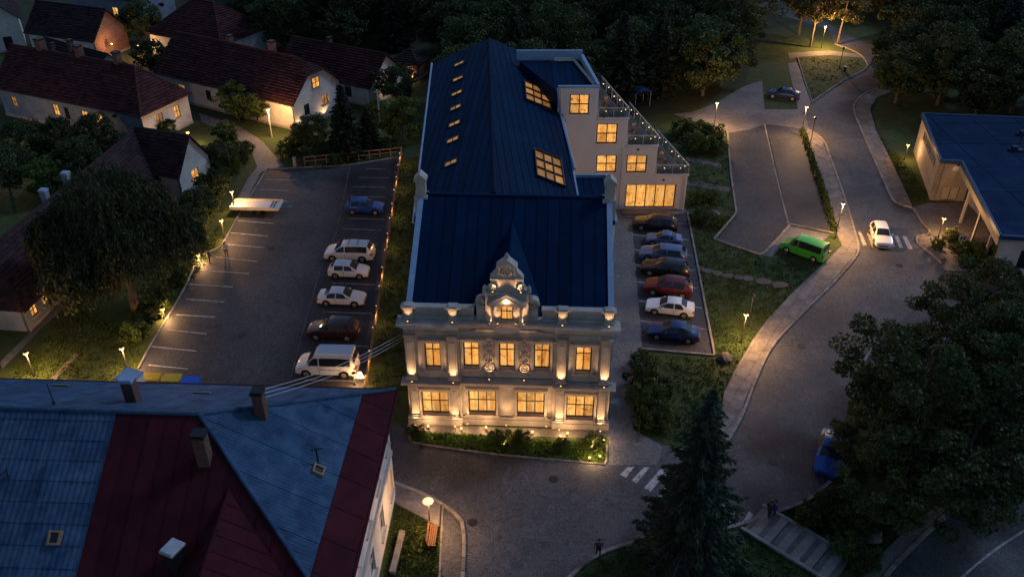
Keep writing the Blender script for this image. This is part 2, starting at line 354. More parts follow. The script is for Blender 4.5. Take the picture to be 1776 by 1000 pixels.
def corrugated(parent, pts, w, h, matname, name='roof_sheet', period=0.30, amp=0.028, y0=0.0):
    """overlapping corrugated sheets laid in courses parallel to the first edge"""
    M, poly = plane_poly(pts); xs = [p[0] for p in poly]; ys = [p[1] for p in poly]
    sgn = 1 if max(ys) > -min(ys) else -1
    ny = int((max(ys) - min(ys)) / h) + 1; nx = int((max(xs) - min(xs)) / w) + 1
    for j in range(ny):
        for i in range(nx):
            a0 = min(xs) + i * w + 0.012; a1 = min(xs) + (i + 1) * w - 0.012; b0 = min(ys) + j * h; b1 = b0 + h
            mb = MB(); k = int((a1 - a0) / (period / 2)) + 1
            for q in range(k):
                c0 = a0 + q * period / 2; c1 = min(a1, c0 + period / 2)
                s = clip_rect(poly, c0, c1, b0, b1 + 0.04)
                if not s: continue
                def hh(p):
                    u = (p[0] - c0) / (period / 2); up = (u if q % 2 == 0 else 1 - u)
                    tl = (p[1] - b0) / h if sgn > 0 else 1 - (p[1] - b0) / h      # lower edge lies over the sheet below
                    return 0.05 + amp * up + 0.035 * (1 - tl)
                o = [(p[0], p[1], hh(p)) for p in s] + [(p[0], p[1], 0.012) for p in s]; m_ = len(s)
                ar = sum(s[z][0] * s[(z + 1) % m_][1] - s[(z + 1) % m_][0] * s[z][1] for z in range(m_))
                tp = tuple(range(m_)); sd = [(z, m_ + z, m_ + (z + 1) % m_, (z + 1) % m_) for z in range(m_)]
                if ar < 0: tp = tp[::-1]; sd = [g[::-1] for g in sd]
                mb.add(o, [tp] + sd)
            if mb.f: part(name, mb, matname, parent, M)
def tile_roof(parent, pts, matname, course=0.40, name='roof_tiles'):
    """tile courses too fine to pick apart: stepped rows of small tiles joined into one part"""
    M, poly = plane_poly(pts); ys = [p[1] for p in poly]; mb = MB()
    n = int((max(ys) - min(ys)) / course) + 1; xs = [p[0] for p in poly]
    sgn = 1 if max(ys) > -min(ys) else -1
    for j in range(n):
        b0 = min(ys) + j * course; b1 = b0 + course
        nx = int((max(xs) - min(xs)) / .62) + 2; sh = random.uniform(0, .6)
        for i in range(nx):
            s = clip_rect(poly, min(xs) + i * .62 - sh, min(xs) + i * .62 + .61 - sh, b0, b1)
            if not s or area2(s) < 0.005: continue
            jit = random.uniform(-0.012, 0.016)
            def hh(p):
                tl = (p[1] - b0) / course if sgn > 0 else 1 - (p[1] - b0) / course
                return 0.02 + 0.15 * (1 - tl) + jit
            m_ = len(s); o = [(p[0], p[1], hh(p)) for p in s] + [(p[0], p[1], 0.0) for p in s]
            ar = sum(s[z][0] * s[(z + 1) % m_][1] - s[(z + 1) % m_][0] * s[z][1] for z in range(m_))
            tp = tuple(range(m_)); sd = [(z, m_ + z, m_ + (z + 1) % m_, (z + 1) % m_) for z in range(m_)]
            if ar < 0: tp = tp[::-1]; sd = [g[::-1] for g in sd]
            mb.add(o, [tp] + sd)
    return tag(part(name, mb, matname, parent, M), kind='stuff')
def wall_holes(parent, M, W, Ht, holes, matname, depth=0.22, name='wall', top=None):
    """wall in the x-z plane of frame M (outward = -y): openings cut out, with reveals"""
    xs = sorted({0.0, W} | {h[0] for h in holes} | {h[1] for h in holes}); zs = sorted({0.0, Ht} | {h[2] for h in holes} | {h[3] for h in holes})
    mb = MB()
    for i in range(len(xs) - 1):
        for j in range(len(zs) - 1):
            cx = (xs[i] + xs[i + 1]) / 2; cz = (zs[j] + zs[j + 1]) / 2
            if any(h[0] < cx < h[1] and h[2] < cz < h[3] for h in holes): continue
            mb.add([(xs[i], 0, zs[j]), (xs[i + 1], 0, zs[j]), (xs[i + 1], 0, zs[j + 1]), (xs[i], 0, zs[j + 1])], [(0, 1, 2, 3)])
    for a, b, c, d in holes:
        mb.add([(a, 0, c), (b, 0, c), (b, 0, d), (a, 0, d), (a, depth, c), (b, depth, c), (b, depth, d), (a, depth, d)],
               [(0, 4, 5, 1), (1, 5, 6, 2), (2, 6, 7, 3), (3, 7, 4, 0)])
    if top:                                              # gable triangle or other cap polygon (x, z)
        mb.add([(p[0], 0, p[1]) for p in top], [tuple(range(len(top)))])
    mb.add([(0, 0.3, 0), (W, 0.3, 0), (W, 0.3, Ht), (0, 0.3, Ht)], [(3, 2, 1, 0)])
    return part(name, mb, matname, parent, M)
PANE = {}
def window(parent, M, x0, x1, z0, z1, cols, rows, pane='pane_lit', fr='frame_dark', y=0.15, bar=0.06, zsplit=None, sill=None, skip_mid=None):
    """frame with bars; every pane a piece of its own"""
    mb = MB(); b = bar
    mb.box(x0, x0 + b, y - .04, y + .04, z0, z1); mb.box(x1 - b, x1, y - .04, y + .04, z0, z1)
    mb.box(x0 + b, x1 - b, y - .04, y + .04, z0, z0 + b); mb.box(x0 + b, x1 - b, y - .04, y + .04, z1 - b, z1)
    xs = [x0 + b + (x1 - x0 - 2 * b) * i / cols for i in range(cols + 1)]
    zs = zsplit and [z0 + b, zsplit, z1 - b] or [z0 + b + (z1 - z0 - 2 * b) * i / rows for i in range(rows + 1)]
    for x in xs[1:-1]: mb.box(x - b * .45, x + b * .45, y - .032, y + .032, z0 + b, z1 - b)
    for z in zs[1:-1]: mb.box(x0 + b, x1 - b, y - .028, y + .028, z - b * .45, z + b * .45)
    w = part('window', mb, fr, parent, M)
    for i in range(len(xs) - 1):
        for j in range(len(zs) - 1):
            sx, sz = xs[i + 1] - xs[i], zs[j + 1] - zs[j]; key = (round(sx, 3), round(sz, 3), pane)
            if key not in PANE:
                PANE[key] = MB().box(-sx / 2, sx / 2, -.006, .006, -sz / 2, sz / 2).mesh('pane', pane)
            part('pane', PANE[key], None, w, M @ Matrix.Translation(((xs[i] + xs[i + 1]) / 2, y + .012, (zs[j] + zs[j + 1]) / 2)))
    if sill: part('sill', MB().box(x0 - .12, x1 + .12, -.12, .0, z0 - .12, z0 - .005), sill, w, M)
    return w
def sheet(name, pts, z, matname, kind='structure', thick=None, parent=None):
    """flat paved or planted area from a ground outline"""
    mb = MB(); poly = [(p[0], p[1]) for p in pts]
    a = sum(poly[i][0] * poly[(i + 1) % len(poly)][1] - poly[(i + 1) % len(poly)][0] * poly[i][1] for i in range(len(poly)))
    if a < 0: poly = poly[::-1]
    if thick: mb.prism(poly, z - thick, z)
    else: mb.add([(p[0], p[1], z) for p in poly], [tuple(range(len(poly)))])
    o = part(name, mb, matname, parent)
    if parent is None: tag(o, kind=kind)
    return o
def smooth_line(pts, step=0.5):
    """Catmull-Rom through ground points, resampled evenly"""
    p = [Vector(q) for q in pts]; p = [2 * p[0] - p[1]] + p + [2 * p[-1] - p[-2]]; out = []
    for i in range(1, len(p) - 2):
        n = max(2, int((p[i + 1] - p[i]).length / step))
        for k in range(n):
            t = k / n
            out.append(0.5 * ((2 * p[i]) + (p[i + 1] - p[i - 1]) * t + (2 * p[i - 1] - 5 * p[i] + 4 * p[i + 1] - p[i + 2]) * t * t + (3 * p[i] - p[i - 1] - 3 * p[i + 1] + p[i + 2]) * t ** 3))
    out.append(p[-2]); return out
KERB_ME = None
def kerb(pts, step=1.0, w=0.2, h=0.14, z=0.0, smooth=True, matname='kerbstone', name='kerb'):
    """a row of kerb stones, each stone a piece of its own"""
    line = smooth_line(pts, 0.25) if smooth else [Vector(p) for p in pts]
    root = link(name, None, None, Matrix.Translation(line[0])); tag(root, kind='structure')
    d = [0.0]
    for i in range(1, len(line)): d.append(d[-1] + (line[i] - line[i - 1]).length)
    n = max(1, round(d[-1] / step)); L = d[-1] / n
    def at(s):
        for i in range(1, len(d)):
            if d[i] >= s - 1e-6: return line[i - 1].lerp(line[i], (s - d[i - 1]) / max(1e-6, d[i] - d[i - 1]))
        return line[-1]
    g = .02
    me = MB().add([(-L / 2 + .012, -w / 2, 0), (L / 2 - .012, -w / 2, 0), (L / 2 - .012, w / 2, 0), (-L / 2 + .012, w / 2, 0),
                   (-L / 2 + .012, -w / 2, h - g), (L / 2 - .012, -w / 2, h - g), (L / 2 - .012, w / 2, h - g), (-L / 2 + .012, w / 2, h - g),
                   (-L / 2 + .03, -w / 2 + g, h), (L / 2 - .03, -w / 2 + g, h), (L / 2 - .03, w / 2 - g, h), (-L / 2 + .03, w / 2 - g, h)],
                  [(0, 1, 5, 4), (1, 2, 6, 5), (2, 3, 7, 6), (3, 0, 4, 7), (4, 5, 9, 8), (5, 6, 10, 9), (6, 7, 11, 10), (7, 4, 8, 11), (8, 9, 10, 11)]).mesh('kerb_stone', matname)
    for i in range(n):
        a, b = at(i * L), at((i + 1) * L); m = (a + b) / 2; t = b - a
        part('kerb_stone', me, None, root, Matrix.Translation((m.x, m.y, z + random.uniform(-.006, .006))) @ Matrix.Rotation(math.atan2(t.y, t.x) + random.uniform(-.012, .012), 4, 'Z'))
    return root
def slabs(root, pts, size, z, ang, matname='slab', name='slab', t=0.05, gap=0.02):
    """paving slabs cut to an outline"""
    Rm = Matrix.Rotation(-ang, 2); poly = [tuple(Rm @ Vector((p[0], p[1]))) for p in pts]
    xs = [p[0] for p in poly]; ys = [p[1] for p in poly]; M = Matrix.Rotation(ang, 4, 'Z')
    sx, sy = size if isinstance(size, tuple) else (size, size)
    j = 0; y = min(ys)
    while y < max(ys):
        x = min(xs) - (sx / 2 if j % 2 else 0)
        while x < max(xs):
            q = clip_rect(poly, x + gap / 2, x + sx - gap / 2, y + gap / 2, y + sy - gap / 2)
            if q and area2(q) > 0.03: part(name, MB().prism(q, z - t, z + random.uniform(-.006, .006)), matname, root, M)
            x += sx
        y += sy; j += 1

# ------------------------------------------------------------------ ground, roads, car parks
g = part('ground', MB().add([(-400, -120, 0), (400, -120, 0), (400, 700, 0), (-400, 700, 0)], [(0, 1, 2, 3)]), 'grass', None); tag(g, kind='structure')
wood_floor = [(-60, 128), (-10, 126), (6, 108), (24, 112), (34, 122), (44, 150), (60, 160), (75, 140), (66, 108), (120, 96), (160, 400), (-160, 400), (-100, 150)]
sheet('woodland_floor', [Vector((x, y, 0)) for x, y in wood_floor], 0.006, 'forest_floor')

# main road on the right, plaza in front of the hotel
ROAD_L = [(1448, 77), (1486, 92), (1503, 110), (1498, 122), (1463, 140), (1433, 160), (1408, 177), (1397, 200), (1404, 226), (1428, 244), (1439, 272), (1458, 325), (1474, 374), (1484, 409), (1490, 430), (1484, 447),
          (1446, 490), (1425, 510), (1390, 545), (1360, 575), (1340, 600), (1325, 630), (1310, 660), (1297, 690), (1288, 718), (1275, 745), (1262, 765)]
ROAD_R = [(1437, 52), (1480, 66), (1548, 92), (1580, 110), (1570, 140), (1537, 152), (1505, 160), (1483, 178), (1481, 195), (1498, 237), (1519, 286), (1544, 341), (1558, 353), (1582, 360), (1600, 388), (1612, 405), (1603, 409), (1589, 412), (1593, 423), (1614, 440), (1624, 451)]
low_r = [(1640, 470), (1580, 540), (1500, 625), (1478, 690), (1448, 780), (1425, 850), (1400, 868), (1330, 893), (1255, 918), (1160, 922), (1100, 940), (1050, 957), (1010, 980), (985, 1010), (975, 1060)]
low_l = [(803, 1060), (803, 1000), (805, 920), (790, 890), (740, 860), (690, 838), (640, 835), (610, 800), (600, 740), (690, 735), (705, 748), (712, 766), (860, 788), (1050, 806), (1056, 760), (1075, 745), (1100, 745), (1150, 772), (1215, 780)]
upper = smooth_line(GL(ROAD_L), 1.0); 
road_poly = list(reversed(upper)) + GL(ROAD_R) + GL(low_r) + GL(low_l)
road = sheet('road', road_poly, 0.020, 'asphalt')
# far stretch of the road beyond the bend
sheet('road', GL([(1437, 52), (1300, 10), (1250, -20), (1290, -25), (1400, 20), (1480, 66), (1448, 77)]), 0.014, 'asphalt')
# lower-right street with its footway
st = [(1500, 1060), (1535, 1000), (1580, 950), (1640, 895), (1700, 850), (1776, 805), (1860, 765)]
sheet('road', GL(st) + GL([(2100, 900), (1900, 1100), (1500, 1100)]), 0.020, 'asphalt')  # lighter asphalt puts missing lamplight into the street's colour
street2 = bpy.data.objects['road.002']
cl = smooth_line(GL([(1660, 1010), (1680, 990), (1730, 950), (1800, 905)]), 0.6)
mb = MB()
for i in range(len(cl) - 1):
    t = (cl[i + 1] - cl[i]).normalized(); n_ = Vector((-t.y, t.x, 0)) * 0.07
    mb.add([cl[i] - n_, cl[i + 1] - n_, cl[i + 1] + n_, cl[i] + n_], [(0, 1, 2, 3)])
part('centre_line', mb, 'white_line', street2, Matrix.Translation((0, 0, 0.026)))
kerb(GL(st), 0.9, 0.28, 0.16)
fw = [(1462, 1060), (1495, 1000), (1545, 945), (1610, 888), (1670, 846), (1760, 796), (1850, 752)]
fwr = [(1490, 1060), (1527, 1000), (1572, 950), (1632, 894), (1694, 848), (1772, 802), (1856, 760)]
sheet('footway', smooth_line(GL(fw), 1.0) + list(reversed(smooth_line(GL(fwr), 1.0))), 0.10, 'pavers', thick=0.1)

# hotel side alley and terrace forecourt
sheet('alley', GL([(1056, 806), (1056, 740), (1064, 560), (1064, 366), (1188, 362), (1192, 372), (1096, 374), (1114, 606), (1100, 640), (1098, 745), (1150, 775), (1140, 806)]), 0.026, 'paving')
lot_r = sheet('parking_bays', GL([(1095, 374), (1192, 370), (1239, 616), (1114, 605)]), 0.032, 'asphalt_old_dim')
def line(root, p, q, w=0.10, z=0.038, name='parking_line'):
    a, b = G(*p), G(*q); t = (b - a).normalized(); n_ = Vector((-t.y, t.x, 0)) * w / 2
    part(name, MB().add([a - n_, b - n_, b + n_, a + n_], [(0, 1, 2, 3)]), 'white_line', root, Matrix.Translation((0, 0, z)))
for q in [((1096, 380), (1190, 389)), ((1096, 407.5), (1194, 416.5)), ((1098, 433), (1201, 443.5)), ((1102, 460), (1205, 469.5)), ((1105, 489), (1211, 500)), ((1108, 522), (1217, 534)), ((1111, 556.6), (1226, 571.5))]: line(lot_r, *q)
kerb(GL([(1192, 368), (1239, 617)]), 1.0, 0.2, 0.16, smooth=False); kerb(GL([(1239, 617), (1113, 606)]), 1.0, 0.2, 0.16, smooth=False)

# left car park
lot_l = sheet('car_park', GL([(462, 296), (510, 291), (607, 287), (693, 271), (634, 700), (200, 700), (248, 626), (262, 598), (299, 538), (324, 493), (344, 446), (377, 440), (425, 355)]), 0.020, 'asphalt_old_dim')
sheet('parking_bays', GL([(607, 288), (692, 272), (634, 690), (500, 690), (505, 655), (555, 470), (585, 400)]), 0.026, 'asphalt_old_dim')
LL = [((460, 312), (512, 313)), ((450, 329), (502, 331)), ((447, 346), (500, 350)), ((412, 383), (475, 388)), ((400, 404), (465, 410)), ((394, 424), (459, 430)), ((374, 446), (447, 454)), ((350, 469), (432, 475)), ((324, 493), (404, 498)), ((323, 519), (389, 524)), ((306, 546), (373, 550)), ((290, 572), (358, 579)), ((262, 601), (341, 609)), ((258, 633), (326, 640))]
LR = [((635, 293), (670, 294)), ((621, 308), (675, 309)), ((611, 324), (668, 325)), ((607, 341), (667, 342)), ((605, 379), (667, 381)), ((595, 397), (661, 400)), ((585, 420), (655, 423)), ((576, 491), (650, 494)), ((558, 541), (645, 544)), ((552, 598), (640, 601)), ((527, 659), (615, 661))]
for q in LL + LR: line(lot_l, *q)
kerb(GL([(607, 288), (585, 400), (555, 470), (530, 560), (505, 655)]), 1.0, 0.14, 0.045, smooth=False, matname='stone_flag')
kerb(GL([(462, 296), (425, 355), (384, 428), (344, 446), (324, 493), (299, 538), (262, 598), (240, 640)]), 1.0, 0.16, 0.13, smooth=False)
kerb(GL([(470, 294), (607, 287), (690, 273)]), 1.0, 0.16, 0.13, smooth=False)
sheet('footpath', GL([(345, 196), (372, 205), (420, 222), (455, 245), (492, 288), (468, 294), (440, 262), (405, 238), (350, 212)]), 0.03, 'paving')
sheet('footpath', GL([(436, 262), (446, 258), (470, 290), (452, 300), (425, 352), (412, 345), (430, 310), (446, 290)]), 0.034, 'paving')
sheet('footpath', GL([(0, 628), (60, 568), (125, 510), (134, 514), (70, 572), (4, 640)]), 0.03, 'paving')
sheet('footpath', GL([(85, 660), (130, 612), (138, 614), (96, 660)]), 0.03, 'stone_flag')

# upper right bays, forecourt and paths
sheet('forecourt', GL([(1168, 198), (1200, 195), (1240, 180), (1290, 150), (1322, 140), (1326, 190), (1385, 190), (1397, 200), (1404, 226), (1392, 224), (1326, 216), (1300, 225), (1262, 231)]), 0.026, 'paving')
bay_a = sheet('parking_bays', GL([(1262, 231), (1300, 225), (1326, 216), (1345, 300), (1366, 388), (1321, 443), (1238, 415), (1277, 370), (1267, 300)]), 0.030, 'asphalt_old_dim')
bay_b = sheet('parking_bays', GL([(1329, 216), (1390, 223), (1447, 404), (1368, 388), (1348, 300)]), 0.034, 'asphalt_old_dim')
kerb(GL([(1326, 216), (1345, 300), (1367, 389)]), 1.0, 0.2, 0.06, smooth=False)
kerb(GL([(1367, 389), (1446, 405)]), 1.0, 0.18, 0.13, smooth=False)
kerb(GL([(1262, 231), (1267, 300), (1277, 370), (1238, 415), (1321, 444), (1369, 391)]), 1.0, 0.2, 0.14, smooth=False)
kerb(GL([(1390, 222), (1447, 402)]), 1.0, 0.18, 0.13, smooth=False)
kerb(GL([(1168, 199), (1262, 231)]), 1.0, 0.18, 0.13, smooth=False)
sheet('footpath', GL([(1322, 443), (1369, 392), (1440, 407), (1425, 420), (1372, 412), (1338, 446)]), 0.03, 'paving')
sheet('footpath', GL([(1366, 92), (1440, 88), (1496, 95), (1500, 101), (1440, 96), (1385, 99), (1370, 103)]), 0.026, 'paving')
sheet('footpath', GL([(1366, 110), (1382, 108), (1408, 176), (1396, 196), (1384, 190)]), 0.03, 'paving')
kerb(GL([(1383, 100), (1395, 140), (1408, 177)]), 1.0, 0.16, 0.13, smooth=False)
sheet('footpath', GL([(1190, 272), (1252, 284), (1250, 291), (1190, 279)]), 0.02, 'stone_flag')
sheet('footpath', GL([(1186, 312), (1268, 325), (1266, 334), (1186, 320)]), 0.02, 'stone_flag')

# pavement on the left side of the main road, slab by slab
PV_L = [(1396, 226), (1418, 290), (1438, 345), (1449, 402), (1460, 427), (1420, 466), (1375, 508), (1330, 556), (1306, 589), (1276, 640), (1256, 680), (1250, 722), (1246, 752)]
PV_R = [(1404, 226), (1426, 246), (1437, 273), (1456, 326), (1472, 375), (1482, 410), (1487, 430), (1481, 446), (1443, 489), (1422, 509), (1387, 544), (1357, 574), (1337, 599), (1322, 629), (1307, 659), (1294, 689), (1285, 718), (1272, 744), (1259, 764)]
pv = GL(PV_L) + list(reversed(GL(PV_R)))
pave = sheet('pavement', pv, 0.055, 'stone_dark', thick=0.055)
slabs(pave, pv, (1.2, 0.9), 0.105, R(58), t=0.06)
kerb(GL([(1404, 226), (1428, 245), (1439, 272), (1458, 325), (1474, 374), (1484, 409), (1489, 430), (1483, 447), (1446, 490), (1390, 545), (1340, 600), (1310, 660), (1288, 718), (1262, 765)]), 1.0, 0.24, 0.15)
kerb(GL([(1448, 77), (1486, 92), (1503, 110), (1498, 122), (1463, 140), (1433, 160), (1408, 177)]), 1.0, 0.2, 0.15)
# pavement and kerb on the right side
pr = GL([(1537, 152), (1505, 160), (1484, 178), (1482, 195), (1499, 237), (1520, 286), (1545, 341), (1559, 353), (1582, 359), (1568, 328), (1540, 269), (1519, 227), (1509, 190), (1520, 170), (1545, 160)])
pave2 = sheet('pavement', pr, 0.055, 'stone_dark', thick=0.055); slabs(pave2, pr, (1.4, 1.0), 0.105, R(75), t=0.06)
kerb(GL([(1537, 152), (1505, 160), (1484, 178), (1482, 195), (1499, 237), (1520, 286), (1545, 341), (1559, 354), (1582, 361)]), 1.0, 0.24, 0.15)
sheet('driveway', GL([(1582, 360), (1610, 352), (1690, 350), (1722, 420), (1700, 470), (1640, 470), (1624, 451), (1612, 405), (1600, 388)]), 0.026, 'paving')
kerb(GL([(1584, 362), (1600, 388), (1613, 403), (1603, 409), (1589, 412), (1593, 424), (1614, 440), (1634, 458)]), 0.8, 0.2, 0.15)
isl = GL([(1591, 413), (1604, 410), (1614, 412), (1634, 432), (1640, 450), (1630, 452), (1614, 439), (1595, 423)])
sheet('traffic_island', isl, 0.12, 'slab', thick=0.11)
# pavement by the bench, bottom left
lp = GL([(684, 838), (738, 860), (786, 890), (801, 920), (799, 1010), (764, 1010), (768, 880), (742, 868), (684, 868)])
lp2 = GL([(684, 838), (740, 861), (764, 877), (762, 914), (684, 872)])
sheet('pavement', lp, 0.05, 'asphalt', thick=0.04)
pave3 = sheet('pavement', lp2, 0.075, 'stone_dark', thick=0.03); slabs(pave3, lp2, 0.9, 0.10, R(-12), t=0.04)
kerb(GL([(682, 837), (740, 860), (788, 890), (804, 920), (802, 1015)]), 1.0, 0.26, 0.15)
kerb(GL([(768, 880), (762, 1010)]), 0.8, 0.14, 0.13, smooth=False)
# kerb of the lower lawn and of the right-hand verge
kerb(GL([(975, 1015), (1010, 980), (1050, 956), (1100, 940), (1160, 921), (1255, 917), (1330, 893), (1400, 868), (1440, 835)]), 1.0, 0.26, 0.15)
kerb(GL([(1478, 690), (1500, 625), (1520, 598)]), 1.0, 0.2, 0.15)
# crossings, bar by bar
def bar(root, pts, z=0.026):
    part('crosswalk_bar', MB().add([Vector((p.x, p.y, 0)) for p in GL(pts)], [(0, 1, 2, 3)]), 'white_line', root, Matrix.Translation((0, 0, z)))
for q in [[(1075, 823), (1089, 809), (1100, 809), (1086, 828)], [(1096, 832), (1117, 810), (1127, 810), (1104, 838)], [(1117, 846), (1147, 811), (1160, 816), (1128, 852)], [(1140, 862), (1168, 826), (1182, 830), (1150, 868)],
          [(1255, 908), (1275, 876), (1283, 880), (1260, 915)], [(1283, 912), (1299, 886), (1307, 893), (1296, 905)], [(1225, 905), (1250, 868), (1260, 872), (1236, 910)],
          [(1488, 402), (1493, 402), (1503, 425), (1497, 426)], [(1503, 404), (1508, 404), (1518, 427), (1512, 428)], [(1540, 409), (1545, 409), (1552, 428), (1546, 428)], [(1551, 409), (1557, 409), (1566, 430), (1560, 430)], [(1565, 410), (1572, 410), (1583, 432), (1575, 432)]]: bar(road, q)
# broad steps down to the lower street
st_a, st_b = [(1300, 898), (1345, 888)], [(1445, 1010), (1480, 985)]
root = thing('outdoor_steps', 'broad weathered steps running down between the lawns at the lower right', 'steps', G(1390, 945))
a0, a1 = G(1262, 918), G(1330, 892); dvec = (G(1452, 1010) - G(1290, 912)); L_ = dvec.length; dd = dvec.normalized(); nn = Vector((-dd.y, dd.x, 0))
o = G(1318, 905)
for i in range(13):
    c = o + dd * (i * L_ / 13.5 - 0.2); wd = 1.25
    M = frame(c, dd, z=(0, 0, 1))
    part('step', MB().box(-.36 if i % 2 else -.27, .24 if i % 3 else .16, -wd, wd, 0.0, 0.14 + (.05 if i % 2 else 0)), 'wood_grey' if i % 2 else 'slab', root, M)
for s in (-1, 1):
    part('stringer', MB().box(-.6, L_ - .6, s * 1.38 - .1, s * 1.38 + .1, 0, .22), 'stone_dark', root, frame(o, dd, z=(0, 0, 1)))
# stepping stones across the lawn
for i, (px, py, sx, sy) in enumerate([(1217, 466, .5, .5), (1228, 470, .9, .5), (1244, 474, .8, .55), (1262, 479, 1.0, .5), (1281, 482, .8, .5), (1297, 484, .95, .65), (1324, 489, 1.2, .7), (1352, 495, 1.3, .7)]):
    sx *= .62; sy *= .8; c = G(px, py); q = [(c.x + sx * (0.9 + .25 * random.random()) * math.cos(t), c.y + sy * (0.85 + .3 * random.random()) * math.sin(t)) for t in [k * math.pi / 4 for k in range(8)]]
    fl = part('stepping_stone', MB().prism([(x - c.x, y - c.y) for x, y in q], 0.0, .07 + .007 * i), 'stone_flag', None, Matrix.Translation(c))
    tag(fl, ['first', 'second', 'third', 'fourth', 'fifth', 'sixth', 'seventh', 'eighth'][i] + ' flat stepping stone from the parking bays, crossing the lawn', 'stepping stone', 'stepping stones across the lawn')
for i, (px, py, s, lab) in enumerate([(1240, 371, .55, 'pale boulder on the grass below the upper bays'), (1257, 622, .7, 'flat grey stone lying in the lawn by the bay corner'), (1512, 930, .7, 'grey flat stone beneath the big trees')]):
    c = G(px, py); bm = bmesh.new(); bmesh.ops.create_icosphere(bm, subdivisions=2, radius=s)
    for v in bm.verts: v.co *= 0.8 + 0.35 * random.random(); v.co.z *= .55
    me = bpy.data.meshes.new('boulder'); bm.to_mesh(me); bm.free(); me.materials.append(MATS['stone_flag'])
    tag(part('boulder', me, None, None, Matrix.Translation((c.x, c.y, s * .18))), lab, 'stone')
sheet('parking_bays', GL([(1640, 470), (1780, 490), (1790, 640), (1560, 660), (1500, 628), (1580, 540)]), 0.016, 'asphalt_old_dim')
# manhole covers and gullies
for (u, v, r_) in [(960, 830, .34), (820, 905, .34), (1390, 600, .34), (1530, 320, .34), (470, 430, .34), (420, 580, .34), (1090, 690, .34), (1475, 560, .3), (1560, 460, .34), (1340, 800, .34)]:
    c = G(u, v, .03); mc = part('manhole_cover', MB().lathe([(r_, 0), (r_, .012)], 16).lathe([(r_ * .8, .0125), (r_ * .8, .018)], 16), 'metal_dark', road, Matrix.Translation((c.x, c.y, .032)))

# ------------------------------------------------------------------ the hotel
hotel = thing('hotel', 'floodlit ornate two storey hotel with navy roof and stepped rear wing', 'hotel', (0, 55, 0))
F = Matrix.Translation((-7.65, 49.35, 0)) @ Matrix.Rotation(R(-2.7), 4, 'Z')
WD = 14.8
def T(x=0, y=0, z=0): return F @ Matrix.Translation((x, y, z))
def hp(name, mb, m='stone', parent=None, M=None, smooth=None): return part(name, mb, m, parent or hotel, M if M is not None else F, smooth)
UP = [2.0, 4.75, 7.3, 9.8, 12.75]; LOW = [1.97, 5.45, 9.05, 12.7]
UH = [(c - .57, c + .57, 5.35, 7.65) for c in UP]; LH = [(c - 1.02, c + 1.02, 1.0, 3.2) for c in LOW]
segs = [(0, 3.95, -.22), (3.95, 10.65, 0.0), (10.65, WD, -.22)]
for x0, x1, y in segs:
    hs = [h for h in UH + LH if x0 < (h[0] + h[1]) / 2 < x1]
    Mw = T(x0, y); wall_holes(hotel, Mw, x1 - x0, 9.3, [(h[0] - x0, h[1] - x0, h[2], h[3]) for h in hs], 'stone', depth=.3)
hp('wall_return', MB().box(3.80, 3.95, -.217, .3, 0, 9.29).box(10.65, 10.80, -.217, .3, 0, 9.29), 'stone')
hp('side_wall', MB().prism([(0.0, 0), (12.6, 0), (12.6, 12.6), (10.4, 13.6), (.25, 8.2)], 0, .3, M=Matrix.Rotation(R(90), 4, 'Y') @ Matrix.Rotation(R(90), 4, 'Z') @ Matrix.Identity(4)))
hp('side_wall', MB().prism([(0.0, 0), (12.6, 0), (12.6, 12.6), (10.4, 13.6), (.25, 8.2)], 0, .3, M=Matrix.Translation((WD - .3, 0, 0)) @ Matrix.Rotation(R(90), 4, 'Y') @ Matrix.Rotation(R(90), 4, 'Z')))
def yf(x): return -.22 if (x < 3.95 or x > 10.65) else 0.0
# plinth, string courses, cornice, attic parapet
for i, (x0, x1, y) in enumerate(segs):
    e0 = -.12 if i == 0 else 0; e1 = .12 if i == 2 else 0
    hp('plinth', MB().box(x0 + e0, x1 + e1, y - .22, y + .1, 0, .55).box(x0 + e0, x1 + e1, y - .16, y + .1, .553, .78), 'stone_dark')
    hp('string_course', MB().box(x0 + e0, x1 + e1, y - .30, y + .1, 4.02, 4.20).box(x0 + e0 * 3, x1 + e1 * 3, y - .72, y + .1, 4.203, 4.36).box(x0 + e0, x1 + e1, y - .20, y + .1, 4.363, 4.46))
    hp('frieze', MB().box(x0, x1, y - .07, y + .1, 8.42, 8.55).box(x0, x1, y - .05, y + .1, 8.85, 9.0))
    cn = hp('cornice', MB().box(x0 + e0, x1 + e1, y - .30, y + .1, 9.0, 9.16).box(x0 + e0 * 2, x1 + e1 * 2, y - .64, y + .5, 9.303, 9.42).box(x0 + e0 * 3, x1 + e1 * 3, y - .74, y + .5, 9.423, 9.55))
    n = int((x1 - x0) / .34); me = MB().box(-.09, .09, -.34, 0, 0, .135).mesh('dentil', 'stone')
    for k in range(n): part('dentil', me, None, cn, T(x0 + (k + .5) * (x1 - x0) / n, y - .163, 9.163))
for x0, x1 in ((0.0, 5.0), (9.75, WD)):
    hp('attic_parapet', MB().box(x0, x1, -.10, .32, 9.553, 9.80).box(x0, x1, -.02, .28, 9.803, 10.42).box(x0 - .05, x1 + .05, -.16, .36, 10.423, 10.58))
